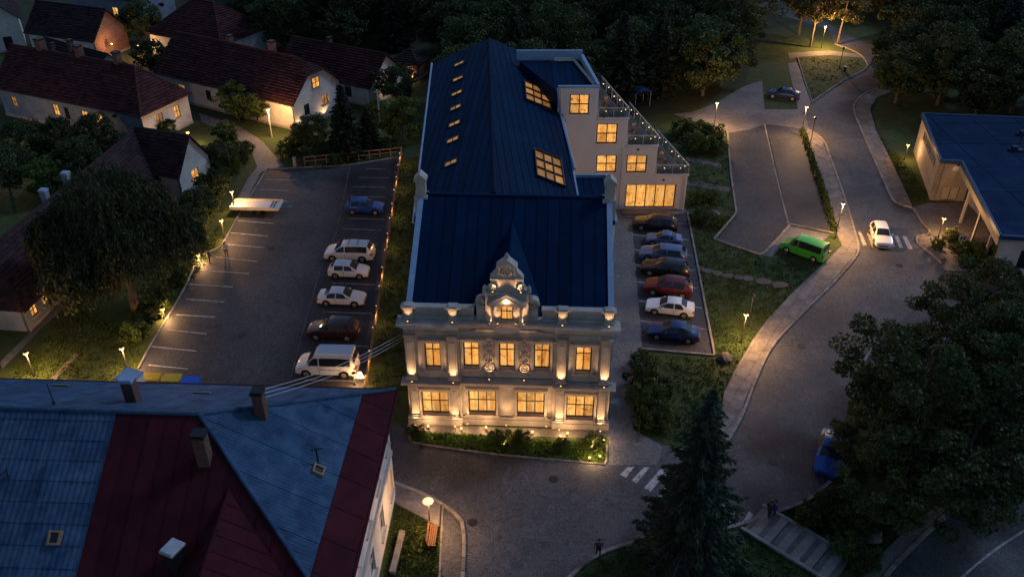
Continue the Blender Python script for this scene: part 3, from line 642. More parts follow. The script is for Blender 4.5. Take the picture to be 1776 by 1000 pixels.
for x0, x1 in ((.85, 3.15), (4.05, 4.95), (9.8, 10.75), (11.6, 13.95)):
    mb = MB().box(x0, x1, -.075, -.02, 9.86, 9.93).box(x0, x1, -.075, -.02, 10.30, 10.37).box(x0, x0 + .07, -.075, -.02, 9.933, 10.297).box(x1 - .07, x1, -.075, -.02, 9.933, 10.297)
    n = max(3, int((x1 - x0) / .28))
    for k in range(n):
        cx = x0 + .14 + (k + .5) * (x1 - x0 - .28) / n
        mb.prism([(cx + .09 * math.cos(t), 10.11 + .12 * math.sin(t)) for t in [j * math.pi / 4 for j in range(8)]], -.02, .035, M=Matrix.Rotation(R(90), 4, 'X'))
    hp('attic_panel', mb)
for x in (.45, 3.55, 11.15, 14.35):
    hp('attic_pedestal', MB().box(x - .36, x + .36, -.32, .34, 9.553, 9.72).box(x - .30, x + .30, -.26, .33, 9.723, 10.46).box(x - .38, x + .38, -.34, .38, 10.463, 10.62).box(x - .30, x + .30, -.26, .3, 10.623, 10.70))
# pilasters
def pilaster(x, z0, z1, w=.62):
    y = yf(x); p = hp('pilaster', MB().box(x - w / 2, x + w / 2, y - .27, y, z0 + .30, z1 - .38).box(x - w / 2 + .1, x + w / 2 - .1, y - .31, y - .27, z0 + .5, z1 - .6))
    hp('base', MB().box(x - w / 2 - .11, x + w / 2 + .11, y - .40, y, z0, z0 + .16).box(x - w / 2 - .06, x + w / 2 + .06, y - .34, y, z0 + .163, z0 + .295), 'stone', p)
    mb = MB().box(x - w / 2 - .04, x + w / 2 + .04, y - .31, y, z1 - .375, z1 - .30).box(x - w / 2 - .12, x + w / 2 + .12, y - .40, y, z1 - .10, z1).box(x - w / 2 - .01, x + w / 2 + .01, y - .30, y, z1 - .297, z1 - .103)
    for k in range(4): mb.prism([(x - w / 2 + (k + .5) * w / 4 + .07 * math.cos(t), z1 - .2 + .085 * math.sin(t)) for t in [j * math.pi / 3 for j in range(6)]], .30 - y, .375 - y, M=Matrix.Rotation(R(90), 4, 'X'))
    hp('capital', mb, 'stone_dark', p)
for x in (.45, 3.45, 11.2, 14.3): pilaster(x, 4.463, 8.42)
for x in (.5, 3.45, 11.2, 14.25): pilaster(x, .783, 4.02, .55)
# windows with surrounds
for i, (a, b, c, d) in enumerate(UH):
    cx = (a + b) / 2; y = yf(cx); M = T(0, y); s = .2
    mb = MB().box(a - s, a, -.17, 0, c - .1, d + s).box(b, b + s, -.17, 0, c - .1, d + s).box(a, b, -.17, 0, d, d + s)
    mb.box(a - s - .1, b + s + .1, -.24, 0, d + s + .003, d + s + .10).box(a - s - .22, b + s + .22, -.42, 0, d + s + .103, d + s + .22).box(a - s - .3, a - s - .003, -.05, 0, c + .1, d + .1).box(b + s + .003, b + s + .3, -.05, 0, c + .1, d + .1)
    su = hp('window_surround', mb, 'stone', None, M); hp('sill', MB().box(a - s - .1, b + s + .1, -.22, 0, c - .24, c - .103).box(a - .05, b + .05, -.09, 0, 4.55, c - .3), 'stone', su, M)
    window(hotel, M, a, b, c, d, 2, 2, zsplit=c + 1.55, y=.2, bar=.085)
for i, (a, b, c, d) in enumerate(LH):
    cx = (a + b) / 2; y = yf(cx); M = T(0, y); s = .17
    mb = MB().box(a - s, a, -.16, 0, c - .05, d + s).box(b, b + s, -.16, 0, c - .05, d + s).box(a, b, -.16, 0, d, d + s).box(a - s - .06, b + s + .06, -.13, 0, d + s + .003, d + s + .09)
    su = hp('window_surround', mb, 'stone', None, M); hp('sill', MB().box(a - s - .08, b + s + .08, -.2, 0, c - .17, c - .053), 'stone', su, M)
    window(hotel, M, a, b, c, d, 3, 2, zsplit=c + 1.15, y=.2, bar=.085)
# ashlar blocks above the ground-floor windows
me = {}
for x0, x1, y in segs:
    n = int((x1 - x0) / .72); w = (x1 - x0) / n
    for r in range(1):
        for k in range(n):
            key = round(w, 3)
            if key not in me: me[key] = MB().box(-w / 2 + .015, w / 2 - .015, -.035, 0, .0, .42).mesh('ashlar_block', 'stone_dark')
            cx = x0 + (k + .5) * w
            if any(abs(cx - p) < .62 for p in (.5, 3.45, 11.2, 14.25)): continue
            hp('ashlar_block', me[key], None, None, T(cx, y - .001, 3.56))
# relief strips between the middle windows
def ring(mb, cx, cz, r, w, d, y=0.0, n=18):
    pr = [(cx + r * math.cos(2 * math.pi * k / n), -d / 2 + y - .02, cz + r * math.sin(2 * math.pi * k / n)) for k in range(n + 1)]
    mb.tube(pr, w, 5, cap=False)
for x in (6.02, 8.55):
    st_ = hp('relief_strip', MB().box(x - .42, x - .36, -.05, 0, 4.9, 8.1).box(x + .36, x + .42, -.05, 0, 4.9, 8.1))
    for k, z in enumerate((7.75, 7.0, 6.2, 5.42)):
        mb = MB(); ring(mb, x, z, .31 if k else .22, .075, .08); ring(mb, x, z, .15, .055, .08)
        mb.lathe([(.09, 0), (.07, .05), (0.01, .08)], 8, (0, 0, 0)) if False else None
        mb.tube([(x, -.0, z), (x, -.09, z)], [.08, .05], 7)
        for t in (45, 135, 225, 315): mb.tube([(x + .2 * math.cos(R(t)), -.03, z + .2 * math.sin(R(t))), (x + .36 * math.cos(R(t)), -.05, z + .4 * math.sin(R(t)))], [.05, .03], 5)
        hp('rosette', mb, 'stone', st_, None, 60)
    hp('bracket', MB().box(x - .3, x + .3, -.16, 0, 4.6, 4.75).box(x - .2, x + .2, -.12, 0, 4.753, 4.9), 'stone', st_)
# slanted apron beneath the frontispiece
hp('apron', MB().add([(4.6, -.10, 8.56), (10.0, -.10, 8.56), (9.3, -.42, 8.98), (5.3, -.42, 8.98), (4.6, .05, 8.56), (10.0, .05, 8.56), (9.3, .05, 8.98), (5.3, .05, 8.98)], [(0, 1, 2, 3), (3, 2, 6, 7), (0, 3, 7, 4), (1, 5, 6, 2)]))
# frontispiece gable
CX = 7.32
def fbox(x, z0, z1, y0=-.12, y1=.45): return (CX - x, CX + x, y0, y1, z0, z1)
holes = [(CX - .43, CX + .43, 9.72, 11.15)]
wall_holes(hotel, T(CX - 1.48, -.30, 9.553), 2.96, 2.35, [(1.05, 1.91, .17, 1.60)], 'stone', depth=.28, name='frontispiece_wall')
hp('frontispiece_body', MB().box(CX - 1.475, CX - .46, -.295, .5, 9.553, 11.895).box(CX + .46, CX + 1.475, -.295, .5, 9.553, 11.895).box(CX - .46, CX + .46, 0.1, .5, 9.553, 11.895), 'stone')
window(hotel, T(0, -.30), CX - .43, CX + .43, 9.72, 11.15, 2, 2, y=.16, bar=.075)
hp('ledge', MB().box(*fbox(1.62, 11.9, 12.04, -.46, .5)).box(*fbox(1.52, 11.80, 11.897, -.40, .2)))
mb = MB()
prof = [(1.42, 12.04)] + [(1.42 - .36 * math.sin(t), 12.04 + .95 * (1 - math.cos(t))) for t in [j * math.pi / 12 for j in range(1, 7)]]
mb.prism([(CX + a, b) for a, b in prof] + [(CX - a, b) for a, b in reversed(prof)], -.42, .22, M=Matrix.Rotation(R(90), 4, 'X'))
hp('gable_tier', mb)
for s in (-1, 1):
    mb = MB()
    sp = [(CX + s * (.95 + (.34 - .025 * k) * math.cos(k * .55) * s * s), -.26, 12.42 + (.34 - .025 * k) * math.sin(k * .55)) for k in range(13)]
    mb.tube(sp, .055, 5); hp('scroll', mb, 'stone', None, None, 60)
    mb = MB(); sp = [(CX + s * (1.78 + (.42 - .024 * k) * math.cos(k * .5)), -.1, 10.95 + (.45 - .024 * k) * math.sin(k * .5)) for k in range(15)]
    mb.tube(sp, .09, 6)
    mb.prism([(CX + s * 1.78 + .42 * math.cos(t), 10.95 + .46 * math.sin(t)) for t in [j * math.pi / 8 for j in range(16)]], -.45, .05, M=Matrix.Rotation(R(90), 4, 'X'))
    mb.box(CX + s * 1.78 - .34, CX + s * 1.78 + .34, -.05, .45, 9.553, 10.9)
    hp('volute', mb, 'stone', None, None, 50)
    hp('finial_base', MB().box(CX + s * 1.5 - .16, CX + s * 1.5 + .16, -.4, -.05, 12.043, 12.2).lathe([(.12, 0), (.16, .12), (.1, .28), (.02, .42)], 8, (CX + s * 1.5, -.22, 12.2)), 'stone', None, None, 40)
hp('ledge', MB().box(*fbox(1.14, 12.99, 13.11, -.32, .42)))
hp('gable_panel', MB().box(*fbox(.50, 13.113, 14.0, -.22, .40)))
mb = MB(); ring(mb, CX, 13.55, .30, .05, .05, -.22); ring(mb, CX, 13.55, .15, .05, .05, -.22); mb.box(CX - .58, CX - .44, -.28, .1, 13.115, 13.98).box(CX + .44, CX + .58, -.28, .1, 13.115, 13.98)
hp('medallion', mb, 'stone', None, None, 60)
for s in (-1, 1):
    hp('gable_shoulder', MB().prism([(CX + s * .58, 13.115), (CX + s * 1.08, 13.115), (CX + s * .95, 13.35), (CX + s * .70, 13.62), (CX + s * .58, 13.9)][::s], -.36, .2, M=Matrix.Rotation(R(90), 4, 'X')))
hp('pediment', MB().prism([(CX - .72, 14.0), (CX + .72, 14.0), (CX, 14.62)], -.42, .34, M=Matrix.Rotation(R(90), 4, 'X')).prism([(CX - .48, 14.06), (CX + .48, 14.06), (CX, 14.46)], .345, .37, M=Matrix.Rotation(R(90), 4, 'X')))
hp('finial', MB().lathe([(.16, 14.5), (.10, 14.66), (.17, 14.8), (.05, 14.98), (.01, 15.05)], 8, (CX, -.02, 0)), 'stone', None, None, 50)
# aedicule round the frontispiece window
for s in (-1, 1):
    x = CX + s * .98
    hp('aedicule_column', MB().tube([(x, -.62, 9.72), (x, -.62, 11.1)], .11, 8).box(x - .17, x + .17, -.8, -.3, 9.556, 9.72).box(x - .17, x + .17, -.8, -.3, 11.1, 11.25), 'stone', None, None, 40)
hp('aedicule_pediment', MB().prism([(CX - 1.32, 11.253), (CX + 1.32, 11.253), (CX + 1.32, 11.36), (CX, 12.18), (CX - 1.32, 11.36)], .3, .86, M=Matrix.Rotation(R(90), 4, 'X')).prism([(CX - .8, 11.45), (CX + .8, 11.45), (CX, 11.95)], .862, .90, M=Matrix.Rotation(R(90), 4, 'X')))
hp('balcony', MB().prism([(CX - 1.25, -.3), (CX + 1.25, -.3), (CX + .8, -.95), (CX - .8, -.95)], 9.36, 9.562).prism([(CX - 1.0, -.3), (CX + 1.0, -.3), (CX + .5, -.78), (CX - .5, -.78)], 8.99, 9.357))
# front roof, standing seam, with its own ridge cap, verge bands and little dormer roof
zr, ye, yr = 13.85, .5, 10.45; ze = 8.62
def W3(x, y, z): return F @ Vector((x, y, z))
dz = (zr - ze) / (yr - ye)
seam_roof(hotel, [W3(.38, ye, ze), W3(WD - .38, ye, ze), W3(WD - .38, yr, zr), W3(.38, yr, zr)], .86, 'navy_roof')
seam_roof(hotel, [W3(.38, 13.2, 12.5), W3(WD - .38, 13.2, 12.5), W3(WD - .38, yr, zr), W3(.38, yr, zr)], 1.7, 'navy_roof')
hp('ridge_cap', MB().box(.3, WD - .3, yr - .16, yr + .16, zr + .06, zr + .15), 'navy_roof')
for x in (-.04, WD - .38):
    hp('verge_band', MB().add([(x, ye - .3, ze + .05), (x + .42, ye - .3, ze + .05), (x + .42, yr, zr + .20), (x, yr, zr + .20), (x, ye - .3, ze - .7), (x + .42, ye - .3, ze - .7), (x + .42, yr, zr - .5), (x, yr, zr - .5)], [(0, 1, 2, 3), (0, 4, 5, 1), (1, 5, 6, 2), (0, 3, 7, 4), (2, 6, 7, 3)]), 'trim_blue')
    c = x + .21
    hp('ridge_pedestal', MB().box(c - .52, c + .52, yr - .5, yr + .5, 12.2, 13.9).box(c - .36, c + .36, yr - .36, yr + .36, 13.903, 15.1).box(c - .48, c + .48, yr - .48, yr + .48, 15.103, 15.28).prism([(c - .48, 15.283), (c + .48, 15.283), (c, 15.75)], -yr - .46, -yr + .46, M=Matrix.Rotation(R(90), 4, 'X')), ['stone', 'trim_blue'])
zd = 12.62; yb = ye + (zd - ze) / dz
for s in (-1, 1):
    hw = 2.15; zb = zd - 2.95
    y_at = ye + (zb - ze) / dz
    pts = [W3(CX + s * hw, y_at, zb), W3(CX, yb, zd), W3(CX, .3, zd), W3(CX + s * hw * .55, .3, zd - 2.95 * .55), W3(CX + s * hw, 1.2, zb)]
    pts = [W3(CX + s * hw, y_at, zb), W3(CX, yb, zd), W3(CX, .3, zd), W3(CX + s * hw, .3, zb)]
    Mq, q = plane_poly(pts); hp('dormer_roof', MB().prism(q, .0, .10), 'navy_roof', None, Mq)
hp('dormer_ridge_cap', MB().tube([(CX, .3, zd + .12), (CX, yb + .1, zd + .12)], .07, 6), 'navy_roof')

# ---- rear wing
RN, RF = Vector((-1.35, 59.6, 14.0)), Vector((-2.65, 99.0, 14.0))
LN, LF = Vector((-7.75, 60.2, 11.15)), Vector((-9.3, 99.0, 11.15))
QN, QF = Vector((5.55, 60.2, 11.0)), Vector((4.75, 99.0, 11.0))
seam_roof(hotel, [LN, RN, RF, LF], .72, 'navy_roof'); seam_roof(hotel, [QN, RN, RF, QF], .72, 'navy_roof')
hp('ridge_cap', MB().tube([RN + Vector((0, 0, .12)), RF + Vector((0, 0, .12))], .10, 6), 'navy_roof', None, Matrix.Identity(4))
for a, b in ((LN, LF), (QN, QF)):
    s = -1 if a.x < 0 else 1
    hp('gutter', MB().tube([a + Vector((s * .1, 0, -.02)), b + Vector((s * .1, 0, -.02))], .11, 6), 'trim_blue', None, Matrix.Identity(4))
hp('wall', MB().add([LN + Vector((.4, 0, -.1)), LF + Vector((.4, 0, -.1)), Vector((LF.x + .4, LF.y, 0)), Vector((LN.x + .4, LN.y, 0))], [(0, 1, 2, 3)]).add([QN + Vector((-.3, 0, -.1)), QF + Vector((-.3, 0, -.1)), Vector((QF.x - .3, QF.y, 0)), Vector((QN.x - .3, QN.y, 0))], [(3, 2, 1, 0)])
   .add([Vector((LF.x + .4, 98.9, 0)), Vector((QF.x - .3, 98.9, 0)), Vector((QF.x - .3, 98.9, 11.0)), RF + Vector((0, -.1, -.05)), Vector((LF.x + .4, 98.9, 11.05))], [(0, 1, 2, 3, 4)]), 'render_wall', None, Matrix.Identity(4))
def hit(u, v, o, n):
    d = Vector(((u - 888) / FPX, _c + _s * (500 - v) / FPX, -_s + _c * (500 - v) / FPX)); c0 = Vector((0, 0, CAM_H))
    return c0 + d * ((Vector(o) - c0).dot(n) / d.dot(n))
def slope_frame(a, b, top):
    x = (b - a).normalized(); up = (top - a); up = (up - x * up.dot(x)).normalized(); n = x.cross(up)
    if n.z < 0: n = -n
    return x, up, n
xl, ul, nl = slope_frame(LF, LN, RN)
def roof_window(c, x, up, n, w, h, cols, rows, pane, name='roof_window', proud=.16):
    M = frame(c, x, z=n)           # local x along eave, y up or down slope, z out
    if (M.to_3x3() @ Vector((0, 1, 0))).dot(up) < 0: M = frame(c, -x, z=n)
    mb = MB(); b = .09
    mb.box(-w / 2 - b, -w / 2, -h / 2 - b, h / 2 + b, 0, proud).box(w / 2, w / 2 + b, -h / 2 - b, h / 2 + b, 0, proud).box(-w / 2, w / 2, -h / 2 - b, -h / 2, 0, proud).box(-w / 2, w / 2, h / 2, h / 2 + b, 0, proud)
    for i in range(1, cols): mb.box(-w / 2 + w * i / cols - .04, -w / 2 + w * i / cols + .04, -h / 2, h / 2, .07, proud - .02)
    for j in range(1, rows): mb.box(-w / 2, w / 2, -h / 2 + h * j / rows - .04, -h / 2 + h * j / rows + .04, .07, proud - .025)
    f = part(name, mb, 'frame_dark', hotel, M)
    for i in range(cols):
        for j in range(rows):
            key = (round(w / cols, 3), round(h / rows, 3), pane, 'r')
            if key not in PANE: PANE[key] = MB().box(-w / cols / 2, w / cols / 2, -h / rows / 2, h / rows / 2, -.01, .01).mesh('pane', pane)
            part('pane', PANE[key], None, f, M @ Matrix.Translation((-w / 2 + w * (i + .5) / cols, -h / 2 + h * (j + .5) / rows, .085)))
for u, v in [(797, 112), (795, 138), (793, 163), (791, 188), (789, 216), (786, 244), (783, 284)]:
    roof_window(hit(u, v, LN, nl), xl, ul, nl, .78, 1.05, 1, 2, 'pane_dim')
xr_, ur, nr = slope_frame(QN, QF, RN)
for u, v, w, h in [(931, 167, 5.4, 2.7), (951, 293, 5.4, 2.5)]:
    roof_window(hit(u, v, QN, nr), xr_, ur, nr, w, h, 3, 3, 'pane_dim', 'roof_glazing', .3)
# low annex in the corner between the wings
I4 = Matrix.Identity(4)
hp('annex', MB().box(5.6, 8.3, 60.9, 69.4, 0, 10.5), 'render_wall', None, I4)
seam_roof(hotel, [Vector((5.6, 60.9, 10.5)), Vector((8.3, 60.9, 10.5)), Vector((8.3, 69.4, 10.55)), Vector((5.6, 69.4, 10.55))], .68, 'navy_roof')
hp('parapet', MB().box(8.3, 8.5, 60.9, 69.6, 9.5, 10.9).box(5.6, 8.3, 69.4, 69.6, 9.5, 10.9), 'trim_blue', None, I4)
hp('roof_lantern', MB().box(6.75, 7.15, 64.6, 65.3, 10.6, 10.95), 'frame_dark', None, I4); hp('lantern_glass', MB().box(6.72, 6.95, 64.55, 64.9, 10.7, 11.05), 'pane_lit', None, I4)

# ---- stepped wing with terraces
Y0, YB, X0 = 83.5, 93.2, 4.65
fl = [(0, 4.06, 18.75), (4.06, 7.4, 15.25), (7.4, 10.42, 11.95), (10.42, 13.75, 8.75)]
def sk(xr): return xr - 2.0
wins = [[(12.25, 17.65, .25, 3.05, 5, 1)], [(8.9, 11.05, 4.45, 6.45, 2, 2), (12.1, 14.25, 4.45, 6.45, 2, 2)], [(8.75, 10.9, 7.75, 9.95, 2, 2)], [(5.85, 7.85, 10.95, 13.1, 2, 2)]]
for k, (z0, z1, xr) in enumerate(fl):
    M = Matrix.Translation((X0, Y0, z0))
    wall_holes(hotel, M, xr - X0, z1 - z0, [(a - X0, b - X0, c - z0, d - z0) for a, b, c, d, _, _ in wins[k]], 'render_wall', depth=.28)
    for a, b, c, d, nc, nr_ in wins[k]: window(hotel, Matrix.Translation((0, Y0, 0)), a, b, c, d, nc, nr_, y=.18, bar=.12, sill='render_wall' if k else None)
    hp('side_wall', MB().add([(xr, Y0, z0), (sk(xr), YB, z0), (sk(xr), YB, z1), (xr, Y0, z1)], [(0, 1, 2, 3)]).add([(sk(xr), YB, z0), (X0, YB, z0), (X0, YB, z1), (sk(xr), YB, z1)], [(0, 1, 2, 3)]), 'render_wall', None, I4)
    if k < 3:
        xn = fl[k + 1][2]; z = z1
        hp('terrace_floor', MB().prism([(xn - .1, Y0), (xr, Y0), (sk(xr), YB), (sk(xn) - .1, YB)], z - .02, z + .04), 'stone_flag', None, I4)
        hp('terrace_edge', MB().box(xn + .01, xr + .10, Y0 - .10, Y0 + .14, z + .043, z + .2), 'render_wall', None, I4)
        rail = [Vector((xn + .1, Y0 + .05, z + .2)), Vector((xr + .02, Y0 + .05, z + .2)), Vector((sk(xr) + .02, YB - .1, z + .2))]
        for a, b, nseg in ((rail[0], rail[1], 2), (rail[1], rail[2], 5)):
            t = (b - a) / nseg
            for i in range(nseg):
                p = a + t * i; x = t.normalized(); Mf = frame(p, x, z=(0, 0, 1))
                hp('glass_panel', MB().box(.04, t.length - .04, -.012, .012, .05, .98), 'rail_glass', None, Mf)
                hp('rail_post', MB().box(-.025, .025, -.03, .03, -.12, 1.0), 'metal_pale', None, Mf)
            hp('handrail', MB().tube([a + Vector((0, 0, 1.02)), b + Vector((0, 0, 1.02))], .045, 6), 'metal_pale', None, I4)
        for i in range(5):
            p = rail[1].lerp(rail[2], (i + .4) / 5) + Vector((-.12, 0, .55 + .3 * (i % 2)))
            b_ = hp('string_bulb', MB().lathe([(.01, -.06), (.06, 0), (.01, .06)], 6, p), 'bulb_small', None, I4)
        for i in range(2):
            p = rail[0].lerp(rail[1], .25 + .5 * i) + Vector((0, .14, .62))
            hp('string_bulb', MB().lathe([(.01, -.06), (.06, 0), (.01, .06)], 6, p), 'bulb_small', None, I4)
        light('POINT', ((xn + xr) / 2 - .6, Y0 + 3.0, z + 1.3), 22, SOFT, hotel, .2)
        hp('planter', MB().box(xn + .25, xr - .3, Y0 + .25, Y0 + .65, z + .045, z + .42), 'metal_dark', None, I4)
xr = fl[3][2]; zt = 13.75
zq = 13.25
seam_roof(hotel, [Vector((X0, Y0 + .26, zq)), Vector((xr - .2, Y0 + .26, zq)), Vector((sk(xr) + .7, YB, zq)), Vector((.8, YB, zq))], .68, 'navy_roof')
Mq, q = plane_poly([Vector((X0, Y0 + .1, zq + .06)), Vector((.8, YB, zq + .06)), Vector((.8, YB, 12.3)), Vector((X0, Y0 + .1, 10.8))]); hp('roof_cheek', MB().prism(q, -.05, .0), 'navy_roof', None, Mq)
hp('parapet', MB().prism([(X0, Y0 - .06), (xr + .1, Y0 - .06), (xr + .1, Y0 + .25), (X0, Y0 + .25)], zt + .003, zt + .22).prism([(xr + .1, Y0 + .253), (sk(xr) + 1.1, YB), (sk(xr) + .75, YB), (xr - .2, Y0 + .253)], zt - .3, zt + .35), 'trim_blue', None, I4)
hp('parapet', MB().box(0.5, sk(xr) + 1.0, YB + .003, YB + .3, zt - .3, zt + .75), 'trim_blue', None, I4)
hp('flashing', MB().tube([(QN.x + .05, 70, 11.2), (4.9, Y0, 11.2), (X0 - .05, Y0 - .02, zt)], .12, 5), 'trim_blue', None, I4)
hp('doorstep', MB().box(11.9, 18.0, Y0 - 1.3, Y0 - .02, 0.0, .16).box(12.3, 16.6, Y0 - 1.9, Y0 - 1.303, 0, .08), 'slab', None, I4)

# ---- uplights: small fittings washing the pilasters and panels
def uplight(x, y, z, power, tx=0.0, ty=.42, rise=2.6, spot=72):
    p = T() @ Vector((x, y, z)); t = T() @ Vector((x + tx, y + ty, z + rise))
    b = hp('uplight', MB().lathe([(.06, 0), (.07, .07), (.075, .10)], 8, (0, 0, 0)), 'metal_dark', None, Matrix.Translation(p), 40)
    hp('lens', MB().lathe([(.055, .103), (.055, .115), (.03, .125)], 8, (0, 0, 0)), 'bulb', b, Matrix.Translation(p))
    light('SPOT', p + Vector((0, 0, .18)), power, SOFT, hotel, .06, t, spot, .8)
UPW = 190
for x in (.45, 3.45, 11.2, 14.3): uplight(x, yf(x) - .60, 4.465 if False else 4.37, UPW)
for x in (6.02, 8.55): uplight(x, -.42, 4.465, UPW * .8)
for x in (.5, 3.45, 11.2, 14.25): uplight(x, yf(x) - .72, .30, UPW * 1.2)
for x in (4.35, 7.25, 10.25): uplight(x, -.62, .30, UPW * .55)
for x in (.45, 3.55, 11.15, 14.35): uplight(x, -.62, 9.553, UPW * .22, rise=1.2)
for x in (CX - .62, CX + .62): uplight(x, -.62, 9.556, UPW * .22, rise=1.6)
pl = T() @ Vector((CX, -.98, 11.7)); light('POINT', pl, 22, SOFT, hotel, .05)
for s in (-1, 1): uplight(CX + s * 1.15, -.62, 9.556, UPW * .7, tx=-s * .5, rise=3.6, spot=70)
for s in (-1, 1): uplight(CX + s * .95, -.44, 12.045, UPW * .45, tx=-s * .55, ty=.14, rise=1.6, spot=95)  # added ledge uplights, there to brighten the upper gable tiers
# rainwater pipes and vents on the stepped wing
for x, z1 in ((5.0, 13.7), (11.6, 7.4), (18.5, 4.0)):
    hp('downpipe', MB().tube([(x, Y0 - .09, 0), (x, Y0 - .09, z1)], .05, 6), 'metal_pale', None, I4)
for x, z in ((5.4, 10.3), (9.4, 10.6), (13.2, 7.1), (16.2, 3.6)): hp('wall_vent', MB().box(x - .12, x + .12, Y0 - .04, Y0 - .003, z - .1, z + .1), 'metal_dark', None, I4)
for k in range(3):
    xn, xr_2, z = fl[k + 1][2], fl[k][2], fl[k][1]
    hp('terrace_table', MB().tube([(xn + 1.3, Y0 + 3.4, z + .04), (xn + 1.3, Y0 + 3.4, z + .7)], .04, 6).lathe([(.45, z + .703), (.45, z + .74)], 12, (xn + 1.3, Y0 + 3.4, 0)), 'metal_dark', None, I4)
    for dy in (-.8, .8): hp('terrace_chair', MB().box(xn + 1.05, xn + 1.5, Y0 + 3.4 + dy - .22, Y0 + 3.4 + dy + .22, z + .04, z + .45).box(xn + 1.05, xn + 1.5, Y0 + 3.4 + dy * 1.25 - .03, Y0 + 3.4 + dy * 1.25 + .03, z + .453, z + .85), 'wood', None, I4)
# fill floods added in the bed to brighten the whole front evenly
for x in (1.2, 4.4, 7.3, 10.3, 13.6):
    p = T() @ Vector((x, -3.0, .12)); t = T() @ Vector((x, 0, 5.6))
    b = hp('added_fill_flood', MB().box(-.12, .12, -.08, .08, 0, .12).box(-.10, .10, -.02, .05, .123, .26), 'metal_dark', None, Matrix.Translation(p))
    light('SPOT', p + Vector((0, .08, .34)), 130, SOFT, hotel, .10, t, 100, .9)

# ------------------------------------------------------------------ sheet-roofed building, lower left
town = thing('sheet_roofed_building', 'large building with patchwork blue and dark red sheet metal hip roof, lower left', 'building', (-20, 34, 0))
B_ = Matrix.Translation((-7.35, 42.05, 0)) @ Matrix.Rotation(R(-2.4), 4, 'Z')     # origin: far right eave corner; local -x left, -y toward camera
def V(x, y, z): return B_ @ Vector((x, y, z))
DP, EZ, RZ, LN_ = 8.5, 9.0, 14.1, 42.0
apex = V(-DP, -DP, RZ); fr_, nr2 = V(0, 0, EZ), V(0, -2 * DP, EZ)
# far slope: plain blue sheets
Mq = [V(0, 0, EZ), V(-LN_, 0, EZ), V(-LN_, -DP, RZ), apex]
seam_roof(town, Mq, 1.3, 'sheet_blue', seam=.02, name='roof_sheet')
# hip end: sheets in courses parallel to the eave, below a red band along the gutter
def on_hip(t, s): return V(-DP * t, -DP * t - (2 * DP - 2 * DP * t) * s, EZ + (RZ - EZ) * t)
tb = .20
corrugated(town, [on_hip(tb, 0), on_hip(tb, 1), apex], 2.3, 1.12, 'sheet_blue', period=.24, amp=.032)
seam_roof(town, [on_hip(0, 0), on_hip(0, 1), on_hip(tb - .003, 1), on_hip(tb - .003, 0)], 2.0, 'sheet_red', seam=.03)
# near slope: corrugated blue on the left, red standing seam on the right
def near(x, t): return V(x, -2 * DP + DP * t, EZ + (RZ - EZ) * t)
xb = -12.9
corrugated(town, [near(-LN_, 0), near(xb - .01, 0), near(xb - .01, 1), near(-LN_, 1)], 2.9, 1.05, 'sheet_blue', period=.30, amp=.04)
seam_roof(town, [near(xb, 0), near(0, 0), near(-DP, 1), near(xb, 1)], .92, 'sheet_red')
# cross gable on the red slope
nn_ = (near(0, 0) - near(-5, 0)).cross(near(-5, 1) - near(-5, 0)).normalized()
p0 = hit(398, 850, near(0, 0), nn_); zz = p0.z + .02; e_ = G(345, 1010, zz); ridge_end = p0 + (e_ - p0) * 1.25; ridge_end.z = zz
for s in (-1, 1):
    fb = near(0, .06); px_ = p0 + (B_.to_3x3() @ Vector((s * 3.4, 0, 0))); fb = hit(310 if s < 0 else 520, 985, near(0, 0), nn_); fb = near((B_.inverted() @ fb).x, .12); fe = fb + (ridge_end - p0); fe.z = fb.z
    seam_roof(town, [fb, fe, ridge_end, p0] if s < 0 else [p0, ridge_end, fe, fb], .92, 'sheet_red', name='cross_gable_panel')
part('ridge_cap', MB().tube([p0 + Vector((0, 0, .1)), ridge_end + Vector((0, 0, .1))], .08, 6), 'sheet_red', town)
# ridge and hip caps, gutters
for a, b, m in ((V(-LN_, -DP, RZ), apex, 'sheet_blue'), (apex, fr_, 'sheet_blue'), (apex, nr2, 'sheet_blue')):
    part('ridge_cap', MB().tube([a + Vector((0, 0, .13)), b + Vector((0, 0, .13))], .12, 6), m, town)
part('gutter', MB().tube([V(.12, .12, EZ - .05), V(-LN_, .12, EZ - .05)], .1, 6), 'sheet_red', town)
part('gutter', MB().tube([V(.12, .12, EZ - .05), V(.12, -2 * DP, EZ - .05)], .1, 6), 'sheet_red', town)
part('soffit', MB().prism([tuple(V(.0, .0, 0)[:2]), tuple(V(-LN_, 0, 0)[:2]), tuple(V(-LN_, -2 * DP, 0)[:2]), tuple(V(0, -2 * DP, 0)[:2])], EZ - .16, EZ - .04), 'wood', town)
Mr = frame(V(-.6, -2 * DP + .5, 0), (B_.to_3x3() @ Vector((0, 1, 0))), z=(0, 0, 1))            # right wall, x along +y world, outward = -y local -> +x world
hs = []
for k in range(5):
    x = 1.3 + k * 3.3
    hs += [(x, x + 1.2, 1.2, 3.3), (x, x + 1.2, 5.3, 7.5)]
wall_holes(town, Mr, 2 * DP - 1.1, EZ - .16, hs, 'plaster', depth=.25)
for i, h in enumerate(hs): window(town, Mr, *h, 2, 2, pane='pane_lit' if i in (2, 3, 5, 7, 8) else 'glass_dark', fr='frame_white', sill='stone')
part('string_course', MB().box(0, 2 * DP - 1.1, -.14, 0, 4.2, 4.5), 'stone', town, Mr)
part('wall', MB().box(-LN_, -.62, -.62, -.3, 0, EZ - .17).box(-LN_, -.62, -2 * DP + .3, -2 * DP + .6, 0, EZ - .17), 'plaster', town, B_)
